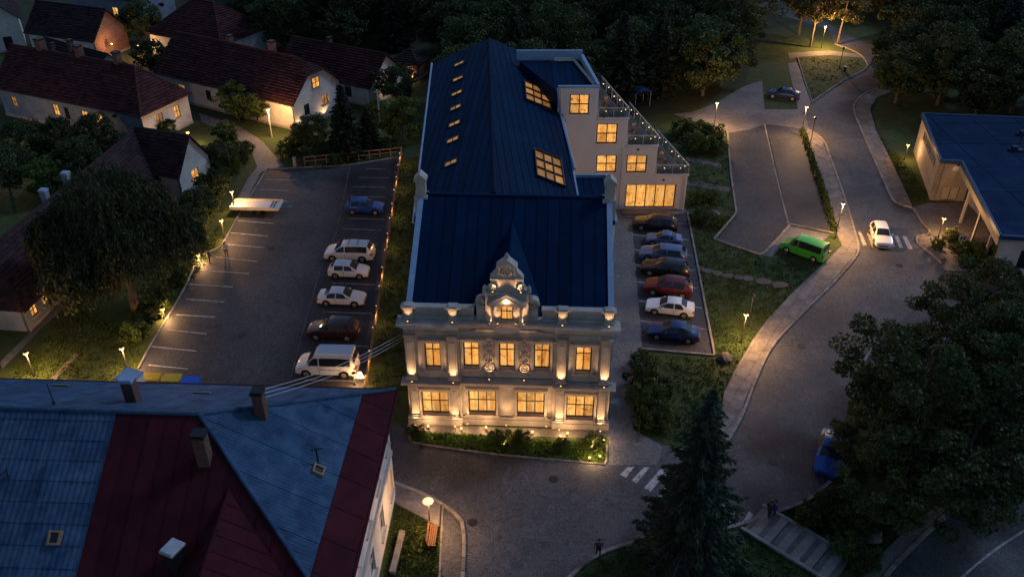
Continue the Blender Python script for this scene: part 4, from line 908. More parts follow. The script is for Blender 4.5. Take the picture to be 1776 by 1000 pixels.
def chimney(parent, c, w, d, z0, z1, rz, cap='metal_dark', body='chimney_brick', oh=.07):
    M = Matrix.Translation((c[0], c[1], 0)) @ Matrix.Rotation(rz, 4, 'Z')
    ch = part('chimney', MB().box(-w / 2, w / 2, -d / 2, d / 2, z0, z1), body, parent, M)
    part('chimney_cap', MB().box(-w / 2 - oh, w / 2 + oh, -d / 2 - oh, d / 2 + oh, z1 + .003, z1 + .12).box(-w / 2 - oh * .4, w / 2 + oh * .4, -d / 2 - oh * .4, d / 2 + oh * .4, z1 + .123, z1 + .2), cap, ch, M)
    return ch
nfar = (V(0, 0, EZ) - V(-LN_, 0, EZ)).cross(apex - V(0, 0, EZ)).normalized()
c = hit(233, 697, V(0, 0, EZ), nfar); chimney(town, c, .62, .62, c.z - .8, c.z + 1.6, R(-2), 'trim_blue')
c = hit(455, 722, apex, (on_hip(0, 0) - apex).cross(on_hip(0, 1) - apex).normalized()); chimney(town, c, .56, .56, c.z - 1, c.z + 1.7, R(-2))
c = hit(357, 800, near(0, 0), nn_); chimney(town, c, .62, .6, c.z - 1, c.z + 1.8, R(-2))
c = hit(308, 978, near(0, 0), nn_); chimney(town, c, .65, .8, c.z - 1, c.z + 1.1, R(-25), 'metal_pale', 'metal_dark')
def hatch(c, n, x, w=.55, h=.6):
    M = frame(c, x, z=n if n.z > 0 else -n)
    hsk = part('roof_hatch', MB().box(-w / 2, -w / 2 + .1, -h / 2, h / 2, 0, .28).box(w / 2 - .1, w / 2, -h / 2, h / 2, 0, .28).box(-w / 2 + .1, w / 2 - .1, -h / 2, -h / 2 + .1, 0, .28).box(-w / 2 + .1, w / 2 - .1, h / 2 - .1, h / 2, 0, .28), 'wood', town, M)
    part('hatch_glass', MB().box(-w / 2 + .1, w / 2 - .1, -h / 2 + .1, h / 2 - .1, .15, .2), 'glass_dark', hsk, M)
bx = B_.to_3x3() @ Vector((1, 0, 0)); by = B_.to_3x3() @ Vector((0, 1, 0))
hatch(hit(98, 933, near(0, 0), nn_), nn_, bx, .62, .7)
nh = (on_hip(0, 0) - apex).cross(on_hip(0, 1) - apex).normalized(); hatch(hit(550, 818, apex, nh), nh, by, .6, .65)
c = hit(553, 808, apex, nh); part('vent_mast', MB().tube([c, c + Vector((0, 0, 1.3))], .05, 6).tube([c + Vector((-.35, 0, 1.15)), c + Vector((.35, .1, 1.25))], .035, 5), 'metal_dark', town)
c = hit(95, 702, V(0, 0, EZ), nfar); part('aerial_mast', MB().tube([c, c + Vector((0, 0, 1.5))], .03, 5).lathe([(.16, 0), (.05, .3)], 6, c), 'metal_dark', town)
c = hit(15, 830, near(0, 0), nn_); part('roof_ladder_hook', MB().tube([c, c + Vector((.1, 0, .7)), c + Vector((-.5, 0, .1))], .04, 5), 'metal_dark', town)
part('walkway_board', MB().box(-.5, .5, -.12, .12, .1, .16), 'wood', town, frame(hit(350, 684, V(0, 0, EZ), nfar), bx, z=nfar if nfar.z > 0 else -nfar))
part('walkway_board', MB().box(-.5, .5, -.12, .12, .1, .16), 'wood', town, frame(hit(105, 671, V(0, 0, EZ), nfar), bx, z=nfar if nfar.z > 0 else -nfar))

# ------------------------------------------------------------------ flat-roofed building on the right
kb = thing('flat_roofed_hall', 'low beige hall with flat dark blue roof and pillared canopy at the right', 'building', (55, 84, 0))
ZK = 4.9
rp = [(49.75, 99.0), (46.4, 85.6), (48.5, 85.3), (44.95, 69.0), (75, 65.2), (80, 95.5)]
part('roof', MB().prism(rp, ZK - .25, ZK), 'navy_dark', kb)
for i in range(len(rp)):
    a, b = Vector((*rp[i], ZK)), Vector((*rp[(i + 1) % len(rp)], ZK)); t = (b - a)
    nn3 = Vector((t.y, -t.x, 0)).normalized()
    part('roof_edge', MB().box(.01, t.length - .01, -.12, .12, -.3, .14), 'trim_navy', kb, frame(a, t, z=(0, 0, 1)))
# roofing-felt sheets
for i in range(7):
    for j in range(6):
        q = clip_rect(rp, 45 + i * 5.0 + .04, 50 + i * 5.0 - .04, 66 + j * 6 + .04, 72 + j * 6 - .04)
        if q: part('felt_sheet', MB().prism(q, ZK + .002, ZK + .03 + random.uniform(0, .012)), 'navy_felt', kb)
a, b = Vector((49.75, 99.0, 0)), Vector((46.4, 85.6, 0)); t = b - a; Mk = frame(a + Vector((.12, 0, 0)), t, z=(0, 0, 1))
hs = [(3.0 + k * 1.05, 3.85 + k * 1.05, 2.9, 3.9) for k in range(8)]
wall_holes(kb, Mk, t.length, ZK - .26, hs, 'hall_wall', depth=.2)
for h in hs: window(kb, Mk, *h, 1, 1, pane='glass_dark', fr='trim_blue', y=.12)
a = Vector((46.5, 85.75, 0)); t = Vector((5.3, -.3, 0)); Mk = frame(a, t, z=(0, 0, 1))
wall_holes(kb, Mk, t.length, ZK - .26, [(1.0, 2.9, .05, 1.7), (3.7, 4.9, .1, 2.2)], 'hall_wall', depth=.2)
window(kb, Mk, 1.0, 2.9, .05, 1.7, 2, 1, pane='beige_panel', fr='frame_dark', y=.1)
part('door', MB().box(3.7, 4.9, .1, .16, .1, 2.2), 'frame_dark', kb, Mk)
part('wall_sign', MB().box(1.5, 2.3, -.05, -.01, 3.7, 4.2), 'frame_white', kb, Mk)
light('SPOT', Mk @ Vector((1.9, -1.0, 4.45)), 70, SOFT, kb, .1, Mk @ Vector((1.9, -.1, 1.5)), 110, .7)
part('wall_lamp', MB().box(1.8, 2.0, -.35, -.01, 4.35, 4.5), 'metal_dark', kb, Mk)
part('wall', MB().box(50.4, 50.7, 69.6, 85.3, 0, ZK - .26), 'stone_dark', kb)  # darker stone puts the shade under the canopy into the wall
a = Vector((45.6, 69.6, 0)); t = Vector((28, -3.5, 0)); Mk = frame(a, t, z=(0, 0, 1)); wall_holes(kb, Mk, t.length, ZK - .26, [(2 + k * 3, 4 + k * 3, 1.2, 3.2) for k in range(6)], 'plaster', depth=.2)
for k in range(6): window(kb, Mk, 2 + k * 3, 4 + k * 3, 1.2, 3.2, 2, 1, pane='glass_dark', fr='frame_dark')
for u, v in ((47.6, 80.5), (46.6, 75.8), (45.75, 71.6)): part('pillar', MB().box(u - .11, u + .11, v - .11, v + .11, 0, ZK - .26), 'stone_dark', kb)  # pillar colour darkened to carry the canopy's shade
a, b = Vector((48.5, 85.3, 0)), Vector((44.95, 69.0, 0)); t = b - a
part('fascia', MB().box(0, t.length, -.08, .1, ZK - 1.0, ZK - .31), 'hall_wall', kb, frame(a, t, z=(0, 0, 1)))
for u, v in ((1772, 235), (1758, 262)):
    p = G(u, v, ZK); part('roof_vent', MB().box(-.5, .9, -.35, .35, 0, .25).box(-.3, .3, -.25, .25, .253, .6), 'navy_dark', kb, Matrix.Translation(p))
p = G(1768, 250, ZK); part('roof_mast', MB().tube([p, p + Vector((0, 0, 1.4))], .04, 5), 'metal_dark', kb)

# ------------------------------------------------------------------ tiled houses, upper left
def house(name, label, ctr, rz, L, W, ez, rz_top, ends=('gable', 'gable'), tile='tile_red', wall='plaster', fwin=(), ewin=(), lwin=(), oh=.45, chim=(), cat='house', hipd=None, endwall=None, lit=()):
    """ctr ground centre; local x along the ridge, -y the side towards the camera, +x the right-hand end"""
    h = thing(name, label, cat, (ctr[0], ctr[1], 0), rz); M = WM[h]
    x0, x1, y0, y1 = -L / 2, L / 2, -W / 2, W / 2; sl = (rz_top - ez) / (W / 2); zo = ez - oh * sl
    def P(x, y, z): return M @ Vector((x, y, z))
    gtop = lambda a: a
    Mf = M @ Matrix.Translation((x0, y0, 0)); wall_holes(h, Mf, L, ez, [(f[0], f[1], f[2], f[3]) for f in fwin], wall, depth=.18)
    for f in fwin: window(h, Mf, f[0], f[1], f[2], f[3], 2, 2 if len(f) < 6 else f[5], pane=f[4], fr='frame_dark' if wall != 'brick' else 'frame_white', y=.1, sill='stone', bar=.07)
    Me = M @ Matrix.Translation((x1, y0, 0)) @ Matrix.Rotation(R(90), 4, 'Z')
    top = [(0, ez), (W, ez), (W / 2, rz_top)] if ends[1] == 'gable' else ([(0, ez), (W, ez), (W - (W * .32), ez + (rz_top - ez) * .64), (W * .32, ez + (rz_top - ez) * .64)] if ends[1] == 'half' else None)
    eh = [f for f in ewin if f[3] < ez]
    wall_holes(h, Me, W, ez, [f[:4] for f in eh], endwall or wall, depth=.18, top=top)
    for f in ewin:
        up = f[3] >= ez
        window(h, Me, f[0], f[1], f[2], f[3], 2, 2, pane=f[4], fr='frame_dark', y=-.03 if up else .1, sill='stone', bar=.07)
        if up: part('window_surround', MB().box(f[0] - .1, f[1] + .1, -.02, -.005, f[2] - .1, f[3] + .1), 'stone', h, Me)
    part('wall', MB().box(x0, x1 - .01, y1 - .2, y1, 0, ez).box(x0, x0 + .2, y0 + .3, y1 - .2, 0, ez), wall, h, M)
    if ends[0] == 'gable': part('gable', MB().add([(x0, y0, ez), (x0, y1, ez), (x0, 0, rz_top)], [(0, 2, 1)]), wall, h, M)
    part('plinth', MB().box(x0 - .04, x1 + .04, y0 - .05, y0 - .003, 0, .35).box(x1 + .003, x1 + .05, y0, y1, 0, .35), 'stone_dark', h, M)
    hd = hipd or W / 2
    ra = x0 - oh if ends[0] == 'gable' else x0 - oh + hd + oh; rb = x1 + oh if ends[1] == 'gable' else (x1 - hd if ends[1] == 'hip' else x1 + oh - W * .34)
    kz = ez + (rz_top - ez) * .64; ky = W * .18
    for s in (-1, 1):
        e0, e1 = P(x0 - oh, s * (W / 2 + oh), zo), P(x1 + oh, s * (W / 2 + oh), zo)
        if ends[1] == 'half': pts = [e0, e1, P(x1 + oh, s * ky, kz), P(rb, 0, rz_top), P(ra, 0, rz_top)]
        else: pts = [e0, e1, P(rb, 0, rz_top), P(ra, 0, rz_top)]
        tile_roof(h, pts, tile)
    if ends[1] == 'hip': tile_roof(h, [P(x1 + oh, y0 - oh, zo), P(x1 + oh, y1 + oh, zo), P(rb, 0, rz_top)], tile)
    if ends[0] == 'hip': tile_roof(h, [P(x0 - oh, y0 - oh, zo), P(x0 - oh, y1 + oh, zo), P(ra, 0, rz_top)], tile)
    if ends[1] == 'half': tile_roof(h, [P(x1 + oh, -ky, kz), P(x1 + oh, ky, kz), P(rb, 0, rz_top)], tile)
    part('ridge_tiles', MB().tube([P(ra, 0, rz_top + .10), P(rb, 0, rz_top + .10)], .13, 6), tile, h)
    if ends[1] == 'hip':
        for s in (-1, 1): part('hip_tiles', MB().tube([P(rb, 0, rz_top + .10), P(x1 + oh, s * (W / 2 + oh), zo + .1)], .11, 6), tile, h)
    part('eaves_board', MB().box(x0 - oh, x1 + oh, y0 - oh - .02, y0 - oh + .06, zo - .12, zo + .03), 'wood', h, M)
    part('gutter', MB().tube([P(x0 - oh, y0 - oh - .08, zo), P(x1 + oh, y0 - oh - .08, zo)], .07, 5), 'metal_dark', h)
    part('downpipe', MB().tube([P(x1 - .1, y0 - oh - .06, zo), P(x1 - .1, y0 - .08, zo - .5), P(x1 - .1, y0 - .08, 0)], .05, 5), 'metal_dark', h)
    for c in chim:
        cz = rz_top - abs(c[1]) * sl; chimney(h, P(c[0], c[1], 0), c[2], c[2], cz - .6, cz + c[3], rz, *(c[4:6] if len(c) > 4 else ('metal_dark', 'chimney_brick')), oh=.06)
    return h
LIT, DIM, DK = 'pane_lit', 'pane_dim', 'glass_dark'
house('long_house', 'long low house with brown tiled hip roof, blue-grey front wall and white end', (-55.6, 109.6), R(-24), 25, 8.2, 4.4, 8.4, ('gable', 'hip'), 'tile_red', 'plaster_blue',
      fwin=[(2.0, 2.9, 1.6, 3.0, DIM), (9.6, 10.6, 1.6, 3.1, LIT), (11.6, 12.4, 1.4, 3.0, DK), (14.6, 15.7, 1.6, 3.0, LIT), (17.0, 18.2, 1.6, 3.0, LIT)], ewin=[(2.3, 3.4, 1.6, 3.2, DIM), (5.4, 6.4, 1.6, 3.2, LIT)], endwall='plaster', chim=[(-.5, .2, .8, 1.5), (6.0, .2, .8, 1.5), (-7.5, .3, 1.0, 1.6)], hipd=3.6)
house('tiled_house', 'small pinkish tiled house tucked behind the long blue-walled house', (-63.2, 123.4), R(-32), 14, 6.6, 3.0, 5.6, tile='tile_old', chim=[(0, -.6, .7, 1.4), (-3.5, -1.2, .5, 1.0)])
house('tiled_house', 'dark tiled house with lamplit brick gable, top left', (-70.2, 139.2), R(-21), 13.5, 7.0, 3.6, 7.2, tile='tile_old', wall='plaster', endwall='brick', fwin=[(3.2, 5.0, 1.4, 2.6, LIT), (7.2, 8.4, 1.2, 2.6, DIM), (10.2, 10.9, .9, 2.4, LIT)])
house('white_house', 'white gabled house at the top left corner with a wall lamp', (-85.5, 142.0), R(-62), 10, 8.5, 5.2, 9.2, tile='tile_old', wall='plaster', ewin=[(2.0, 3.0, 1.6, 3.0, DIM), (5.5, 6.8, .3, 2.4, DK)])
house('long_tiled_house', 'long red tiled house with lamplit cream half-hipped gable above the car park', (-36.6, 115.6), R(-30), 25.0, 9.2, 4.0, 8.0, ('gable', 'half'), 'tile_red', 'plaster',
      fwin=[(3.6, 4.9, .3, 2.6, DIM), (9.0, 10.0, 1.3, 2.7, DK)], ewin=[(1.9, 2.9, 1.4, 2.9, DK), (5.4, 6.6, 1.6, 3.1, DIM), (3.9, 5.3, 4.5, 5.9, LIT)], chim=[(-2.5, .4, .7, 1.2), (5.2, .4, .8, 1.6)])
house('tiled_house', 'red tiled house directly behind the half-hipped gable house', (-24.6, 121.0), R(-29), 16, 7.6, 3.2, 6.4, tile='tile_red', wall='plaster', fwin=[(11.5, 12.7, .9, 2.4, DK)], ewin=[(2.8, 3.8, 1.0, 2.4, DK)], chim=[(-2.0, .5, .6, 1.0)])
house('hip_roofed_house', 'hip roofed red tiled house at the top behind the others', (-48.8, 138.6), R(-27), 15, 10.5, 3.8, 8.0, ('hip', 'hip'), 'tile_red', 'plaster')
house('garden_shed', 'small reddish brick shed with hipped roof left of the hotel roof', (-15.4, 127.0), R(-20), 4.2, 3.4, 2.6, 3.8, ('hip', 'hip'), 'tile_old', 'brick', fwin=[(2.6, 3.4, 1.2, 2.0, DK)], cat='shed', oh=.35)
house('gabled_house', 'small house with brown tiles and white lit gable beside the car park trees', (-38.4, 88.6), R(-20), 6.6, 5.2, 3.6, 6.9, ('gable', 'gable'), 'tile_old', 'plaster_blue', ewin=[(2.0, 3.2, 1.5, 3.0, LIT)], endwall='plaster', oh=.35)
house('courtyard_house', 'long low house with old brown tiles behind the big willow, far left', (-43.5, 75.6), R(83.5), 29, 6.4, 2.9, 6.6, ('hip', 'gable'), 'tile_old', 'plaster_blue',
      fwin=[(.9, 1.8, .9, 2.1, LIT), (2.6, 3.6, .9, 2.2, LIT), (4.6, 5.5, .9, 2.2, LIT)], chim=[(-2.2, .7, .6, 1.5, 'trim_blue', 'plaster_blue'), (1.6, .7, .6, 1.5, 'trim_blue', 'plaster_blue')], hipd=2.6)
house('far_house', 'pale house with two lit windows beyond the wood at the top right', (66.5, 171.0), R(-8), 12, 8, 6.5, 9.5, tile='tile_old', wall='plaster_blue', fwin=[(3.4, 4.4, 3.0, 4.8, DIM), (5.8, 7.0, 2.4, 4.6, LIT)])
house('far_house', 'bluish house with lit window half hidden at the top left edge of the wood', (-70, 158), R(-20), 16, 8, 5.0, 8.0, tile='tile_old', wall='plaster_blue', fwin=[(9, 10.2, 1.6, 3.0, LIT), (12, 13.0, 1.6, 3.0, DIM)])
def sconce(hname, wx, target, power, label=None, size=.08):
    h = bpy.data.objects[hname]; p = Vector(wx)
    part('wall_lamp', MB().lathe([(.05, -.12), (.11, 0), (.05, .12)], 8, p), 'bulb', h); light('POINT', p + (Vector(target) - p).normalized() * .3, power, WARM, h, size)

# ------------------------------------------------------------------ vehicles
def paint(name, c, metal=.2): return mat('paint_' + name, c, tuple(min(1, x * 1.06) for x in c), scale=.4, rough=.32, metal=metal, spec=.5, coat=.6)
KINDS = {   # x, top z, half width at top; belt height, half width; windscreen foot/head, rear head/foot, wheel positions
 'sedan': dict(st=[(2.26, .52, .60), (2.20, .66, .70), (1.9, .76, .74), (1.02, .93, .72), (.25, 1.40, .58), (-.35, 1.44, .58), (-.95, 1.41, .57), (-1.62, 1.05, .66), (-2.12, .98, .70), (-2.24, .80, .68), (-2.27, .5, .6)], ws=(3, 4), rs=(6, 7), w=.88, belt=.90, wx=(1.38, -1.35), wr=.32, b=(.82, -.38, -1.25)),
 'hatch': dict(st=[(2.05, .52, .60), (1.98, .68, .70), (1.7, .80, .73), (.98, .97, .72), (.25, 1.45, .58), (-.4, 1.50, .58), (-1.35, 1.46, .56), (-1.82, 1.08, .64), (-2.0, .90, .68), (-2.05, .52, .6)], ws=(3, 4), rs=(6, 7), w=.86, belt=.94, wx=(1.25, -1.25), wr=.31, b=(.78, -.35, -1.3)),
 'wagon': dict(st=[(2.32, .52, .60), (2.25, .68, .70), (1.95, .80, .75), (1.05, .97, .74), (.3, 1.44, .60), (-.4, 1.50, .60), (-1.75, 1.46, .58), (-2.18, 1.08, .66), (-2.30, .92, .70), (-2.35, .52, .6)], ws=(3, 4), rs=(6, 7), w=.90, belt=.94, wx=(1.42, -1.38), wr=.33, b=(.84, -.38, -1.65)),
 'minivan': dict(st=[(2.40, .55, .62), (2.33, .74, .72), (2.1, .92, .76), (1.35, 1.10, .76), (.55, 1.66, .64), (-.4, 1.75, .66), (-1.95, 1.70, .64), (-2.32, 1.22, .72), (-2.42, 1.0, .74), (-2.46, .55, .64)], ws=(3, 4), rs=(6, 7), w=.94, belt=1.05, wx=(1.5, -1.45), wr=.34, b=(1.1, .25, -1.95)),
 'van': dict(st=[(2.48, .55, .64), (2.42, .80, .78), (2.15, 1.02, .82), (1.55, 1.18, .82), (.85, 1.90, .76), (-.2, 1.98, .78), (-2.25, 1.96, .78), (-2.42, 1.25, .84), (-2.47, .95, .84), (-2.49, .5, .74)], ws=(3, 4), rs=(6, 7), w=.97, belt=1.12, wx=(1.58, -1.5), wr=.34, b=(1.3, .45, -2.1)),
 'coupe': dict(st=[(1.95, .50, .55), (1.88, .64, .66), (1.6, .74, .70), (.85, .86, .70), (.25, 1.26, .54), (-.15, 1.32, .55), (-.7, 1.28, .54), (-1.35, .96, .64), (-1.8, .86, .66), (-1.92, .5, .58)], ws=(3, 4), rs=(6, 7), w=.82, belt=.84, wx=(1.2, -1.15), wr=.30, b=(.68, -.55, -.9)),
}
def make_car(label, kind, paintname, px, heading, group, cat='car', name='parked_car', z=.032, scale=1.0, roofmat=None, loc=None):
    K = KINDS[kind]; st = K['st']; w = K['w']; belt = K['belt']
    c = loc or G(*px); car = thing(name, label, cat, (c[0], c[1], z), heading, group); M = WM[car] @ Matrix.Scale(scale, 4)
    half = max(s[0] for s in st)
    def sec(s):
        x, zt, wt = s; taper = 1 - .16 * max(0, (abs(x) - half * .72) / (half * .28)) ** 2
        W = w * taper; zb = min(belt, zt - .03)
        return [(x, W * .80, .20), (x, W * .97, .30), (x, W, .55 if zb > .55 else zb * .9), (x, W * .985 if zb >= belt - .02 else min(W, wt + .12), zb), (x, wt, zt), (x, wt * .62, zt + .035), (x, 0, zt + .05)]
    secs = [sec(s) for s in st]; n = 13; mb = MB(); vs = []
    for s in secs: vs += s + [(p[0], -p[1], p[2]) for p in reversed(s[:-1])]
    fs = []
    for i in range(len(secs) - 1):
        for k in range(n - 1): fs.append((i * n + k, (i + 1) * n + k, (i + 1) * n + k + 1, i * n + k + 1))
        fs.append((i * n + n - 1, (i + 1) * n + n - 1, (i + 1) * n, i * n))
    fs.append(tuple(range(n))[::-1]); fs.append(tuple(range((len(secs) - 1) * n, len(secs) * n)))
    mb.add(vs, [f[::-1] for f in fs]); part('body', mb, paintname, car, M, 32)
    def L(a, b, t): return tuple(a[i] + (b[i] - a[i]) * t for i in range(3))
    # glass, a little proud of the shell
    def strip(name, i, j, t0, t1):
        a, b = secs[i], secs[j]; mb = MB()
        lo = [L(a[k], b[k], t0) for k in (4, 5, 6)]; hi = [L(a[k], b[k], t1) for k in (4, 5, 6)]
        lo = [(p[0], p[1] * .93, p[2]) for p in lo]; hi = [(p[0], p[1] * .93, p[2]) for p in hi]
        row = lambda r: r + [(p[0], -p[1], p[2]) for p in reversed(r[:-1])]
        dx = .016 if i < 5 else -.016; off = lambda r: [(p[0] + dx, p[1], p[2] + .016) for p in row(r)]
        mb.add(off(lo) + off(hi), [(k, k + 1, k + 6, k + 5) if i < 5 else (k + 1, k, k + 5, k + 6) for k in range(4)])
        part(name, mb, 'glass_dark', car, M)
    strip('windscreen', *K['ws'], .07, .95); strip('rear_window', *K['rs'], .08, .85)
    def side(x, t):                       # point on the flank between belt (t=0) and roof rail (t=1)
        for i in range(len(st) - 1):
            if st[i][0] >= x >= st[i + 1][0]:
                u = (st[i][0] - x) / (st[i][0] - st[i + 1][0]); a = L(secs[i][3], secs[i + 1][3], u); b = L(secs[i][4], secs[i + 1][4], u); return L(a, b, t)
    xa, xm, xc = K['b']
    for s in (1, -1):
        for (f, r) in ((xa, xm + .05), (xm - .05, xc)):
            mb = MB(); q = []
            nseg = 5
            for k in range(nseg + 1):
                x = f + (r - f) * k / nseg
                lo, hi = side(x, .06), side(x, .90)
                zmax = hi[2] if hi[2] > lo[2] else lo[2]
                q.append(((lo[0], s * (lo[1] + .012), lo[2] + .02), (hi[0], s * (hi[1] + .016), zmax)))
            for k in range(nseg): mb.add([q[k][0], q[k + 1][0], q[k + 1][1], q[k][1]], [(0, 1, 2, 3) if s < 0 else (3, 2, 1, 0)])
            part('side_window', mb, 'glass_dark', car, M)
        part('mirror', MB().box(xa - .28, xa - .12, min(s * w, s * (w + .17)), max(s * w, s * (w + .17)), belt - .02, belt + .1), paintname, car, M)
        part('door_seam', MB().box(xm - .012, xm + .012, min(s * w * .99, s * (w + .006)), max(s * w * .99, s * (w + .006)), .34, belt - .02), 'metal_dark', car, M)
        part('door_handle', MB().box(xm - .30, xm - .14, min(s * w, s * (w + .025)), max(s * w, s * (w + .025)), belt - .14, belt - .10), 'rim', car, M)
        xf, zf = st[1][0], st[1][1]
        part('headlight', MB().add([(xf + .03, s * .42, zf - .05), (xf - .0, s * (w * .80), zf - .04), (xf - .30, s * (w * .86), zf + .03), (xf - .12, s * .50, zf + .05), (xf + .05, s * .42, zf - .16), (xf + .02, s * (w * .80), zf - .15), (xf - .28, s * (w * .885), zf - .07)], [(0, 1, 2, 3), (0, 4, 5, 1), (1, 5, 6, 2), (3, 2, 1, 0), (1, 5, 4, 0), (2, 6, 5, 1)]), 'head_light', car, M)
        xb = st[-3][0]; part('tail_light', MB().box(xb - .12, xb + .10, min(s * .48, s * w * .90), max(s * .48, s * w * .90), belt - .28, belt - .05), 'red_light', car, M)
        for wxp in K['wx']:
            r = K['wr']; y = s * (w - .10)
            part('wheel_arch', MB().tube([(wxp, s * (w - .25), r + .02), (wxp, s * (w + .004), r + .02)], r + .075, 18), 'tyre', car, M)
            wh = part('wheel', MB().tube([(wxp, y - s * .1, r), (wxp, y + s * .10, r), (wxp, y + s * .115, r)], [r, r, r * .9], 18), 'tyre', car, M, 40)
            mb = MB().tube([(wxp, y + s * .10, r), (wxp, y + s * .122, r)], [r * .68, r * .60], 16)
            part('rim', mb, 'rim', wh, M, 40)
    part('bumper_grille', MB().box(half - .12, half + .012, -.46, .46, .30, .44), 'metal_dark', car, M)
    part('number_plate', MB().box(-half - .022, -half + .02, -.25, .25, .50, .61), 'frame_white', car, M)
    part('roof_aerial', MB().tube([(st[6][0] + .1, 0, st[6][1] + .04), (st[6][0] - .15, 0, st[6][1] + .25)], .012, 4), 'metal_dark', car, M)
    return car, M
paint('white', (.80, .79, .78), 0); paint('navy', (.012, .035, .125)); paint('blue', (.018, .075, .33)); paint('steel', (.09, .16, .30)); paint('black', (.012, .013, .016)); paint('red', (.13, .010, .010)); paint('maroon', (.060, .018, .014)); paint('green', (.05, .40, .035), 0); paint('silver', (.34, .35, .37), .5)
gr = 'cars parked beside the hotel'
def head(p, q): a, b = G(*p), G(*q); d = b - a; return math.atan2(d.y, d.x)
hR = head((1226, 571.5), (1111, 556.6))
make_car('black estate car nearest the glass doors of the hotel wing', 'wagon', 'paint_black', (1136, 396), hR, gr, scale=.98)
make_car('small old blue coupe parked second from the hotel wing', 'coupe', 'paint_steel', (1151, 422), hR + R(4), gr, scale=.95)
make_car('steel blue estate car with pale roof, third from the hotel wing', 'wagon', 'paint_steel', (1149, 449), hR, gr)
make_car('black hatchback between the steel blue estate and the red car', 'wagon', 'paint_black', (1153, 474), hR, gr)
make_car('dark red hatchback parked beside the white sedan', 'hatch', 'paint_red', (1158, 507), hR, gr, scale=1.07)
make_car('white sedan parked beside the red hatchback', 'sedan', 'paint_white', (1161, 541), hR, gr, scale=.95)
make_car('navy sedan nearest the camera in the bays beside the hotel', 'sedan', 'paint_navy', (1167, 584), hR, gr, scale=.98)
gl = 'vehicles in the left car park'; hL = head((558, 541), (645, 544))
make_car('bright blue hatchback alone at the far end of the car park', 'hatch', 'paint_blue', (634, 367), hL, gl)
cr, Mv = make_car('white people carrier with dark side windows in the car park', 'minivan', 'paint_white', (607, 447), hL + math.pi, gl, cat='minivan')
part('roof_bar', MB().box(-.1, -.05, -.6, .6, 1.80, 1.83).box(-1.0, -.95, -.6, .6, 1.80, 1.83), 'metal_dark', cr, Mv)
make_car('small white hatchback beside the white people carrier', 'hatch', 'paint_white', (606, 477), hL, gl, scale=.93)
make_car('white sedan between the maroon car and the small white hatchback', 'sedan', 'paint_white', (594, 524), hL, gl, scale=.95)
make_car('dark maroon hatchback parked behind the white van', 'hatch', 'paint_maroon', (580, 581), hL + math.pi, gl, scale=1.08)
cr, Mv = make_car('white van with raised roof nearest the sheet-roofed building', 'van', 'paint_white', (570, 643), hL + math.pi, gl, cat='van', name='parked_van', scale=1.0)
part('raised_roof', MB().add([(.72, .70, 2.0), (.72, -.70, 2.0), (-2.3, -.70, 1.99), (-2.3, .70, 1.99), (.55, .62, 2.22), (.55, -.62, 2.22), (-2.25, -.64, 2.26), (-2.25, .64, 2.26)], [(0, 1, 5, 4), (1, 2, 6, 5), (2, 3, 7, 6), (3, 0, 4, 7), (4, 5, 6, 7)]), 'paint_white', cr, Mv)
for s in (-1, 1): part('side_stripe', MB().box(-1.3, .4, min(s * .972, s * .98), max(s * .972, s * .98), .82, .87), 'metal_dark', cr, Mv)
make_car('bright green van parked on the grass by the road', 'van', 'paint_green', (1393, 441), head((1412, 454), (1365, 437)), None, cat='van', name='parked_van', scale=.92, z=.0)
make_car('white car driving over the crossing on the main road', 'hatch', 'paint_white', (1525, 416), head((1517, 392), (1532, 432)), None, name='car', scale=1.0)
make_car('blue car at the kerb half hidden under the big trees', 'sedan', 'paint_blue', (1436, 795), head((1445, 745), (1425, 830)), None, scale=.98)
make_car('pale silver car glimpsed through the branches of the big trees', 'sedan', 'paint_silver', (1646, 610), head((1600, 600), (1690, 615)), None, z=.0)
make_car('dark blue car with silver flank under the trees by the forecourt', 'sedan', 'paint_navy', (1358, 170), head((1370, 172), (1340, 168)), None, z=.026)
# flatbed trailer
a, b = G(404, 376), G(492, 378); d = b - a; ctr = (G(447, 366)); 
tr = thing('flatbed_trailer', 'long white flatbed trailer parked across the car park bays', 'trailer', (ctr.x, ctr.y, .02), math.atan2(d.y, d.x)); M = WM[tr]
part('bed', MB().box(-2.65, 2.65, -1.0, 1.0, .62, .72), 'trailer_bed', tr, M)
for s in (-1, 1): part('side_board', MB().box(-2.65, 2.65, s * 1.0 - .03, s * 1.0 + .03, .60, .95), 'trailer_bed', tr, M)
for x in (-2.62, 2.62): part('end_board', MB().box(x - .03, x + .03, -.97, .97, .723, .95), 'trailer_bed', tr, M)
part('drawbar', MB().box(2.65, 3.6, -.08, .08, .50, .60).box(3.5, 3.85, -.12, .12, .48, .70), 'drawbar_blue', tr, M)
for x in (-.5, .4):
    for s in (-1, 1): part('wheel', MB().tube([(x, s * .8, .3), (x, s * 1.0, .3)], .3, 14), 'tyre', tr, M)
part('tail_ladder', MB().box(1.6, 1.7, -.9, .9, .75, .8).box(1.95, 2.05, -.9, .9, .75, .8), 'metal_dark', tr, M)

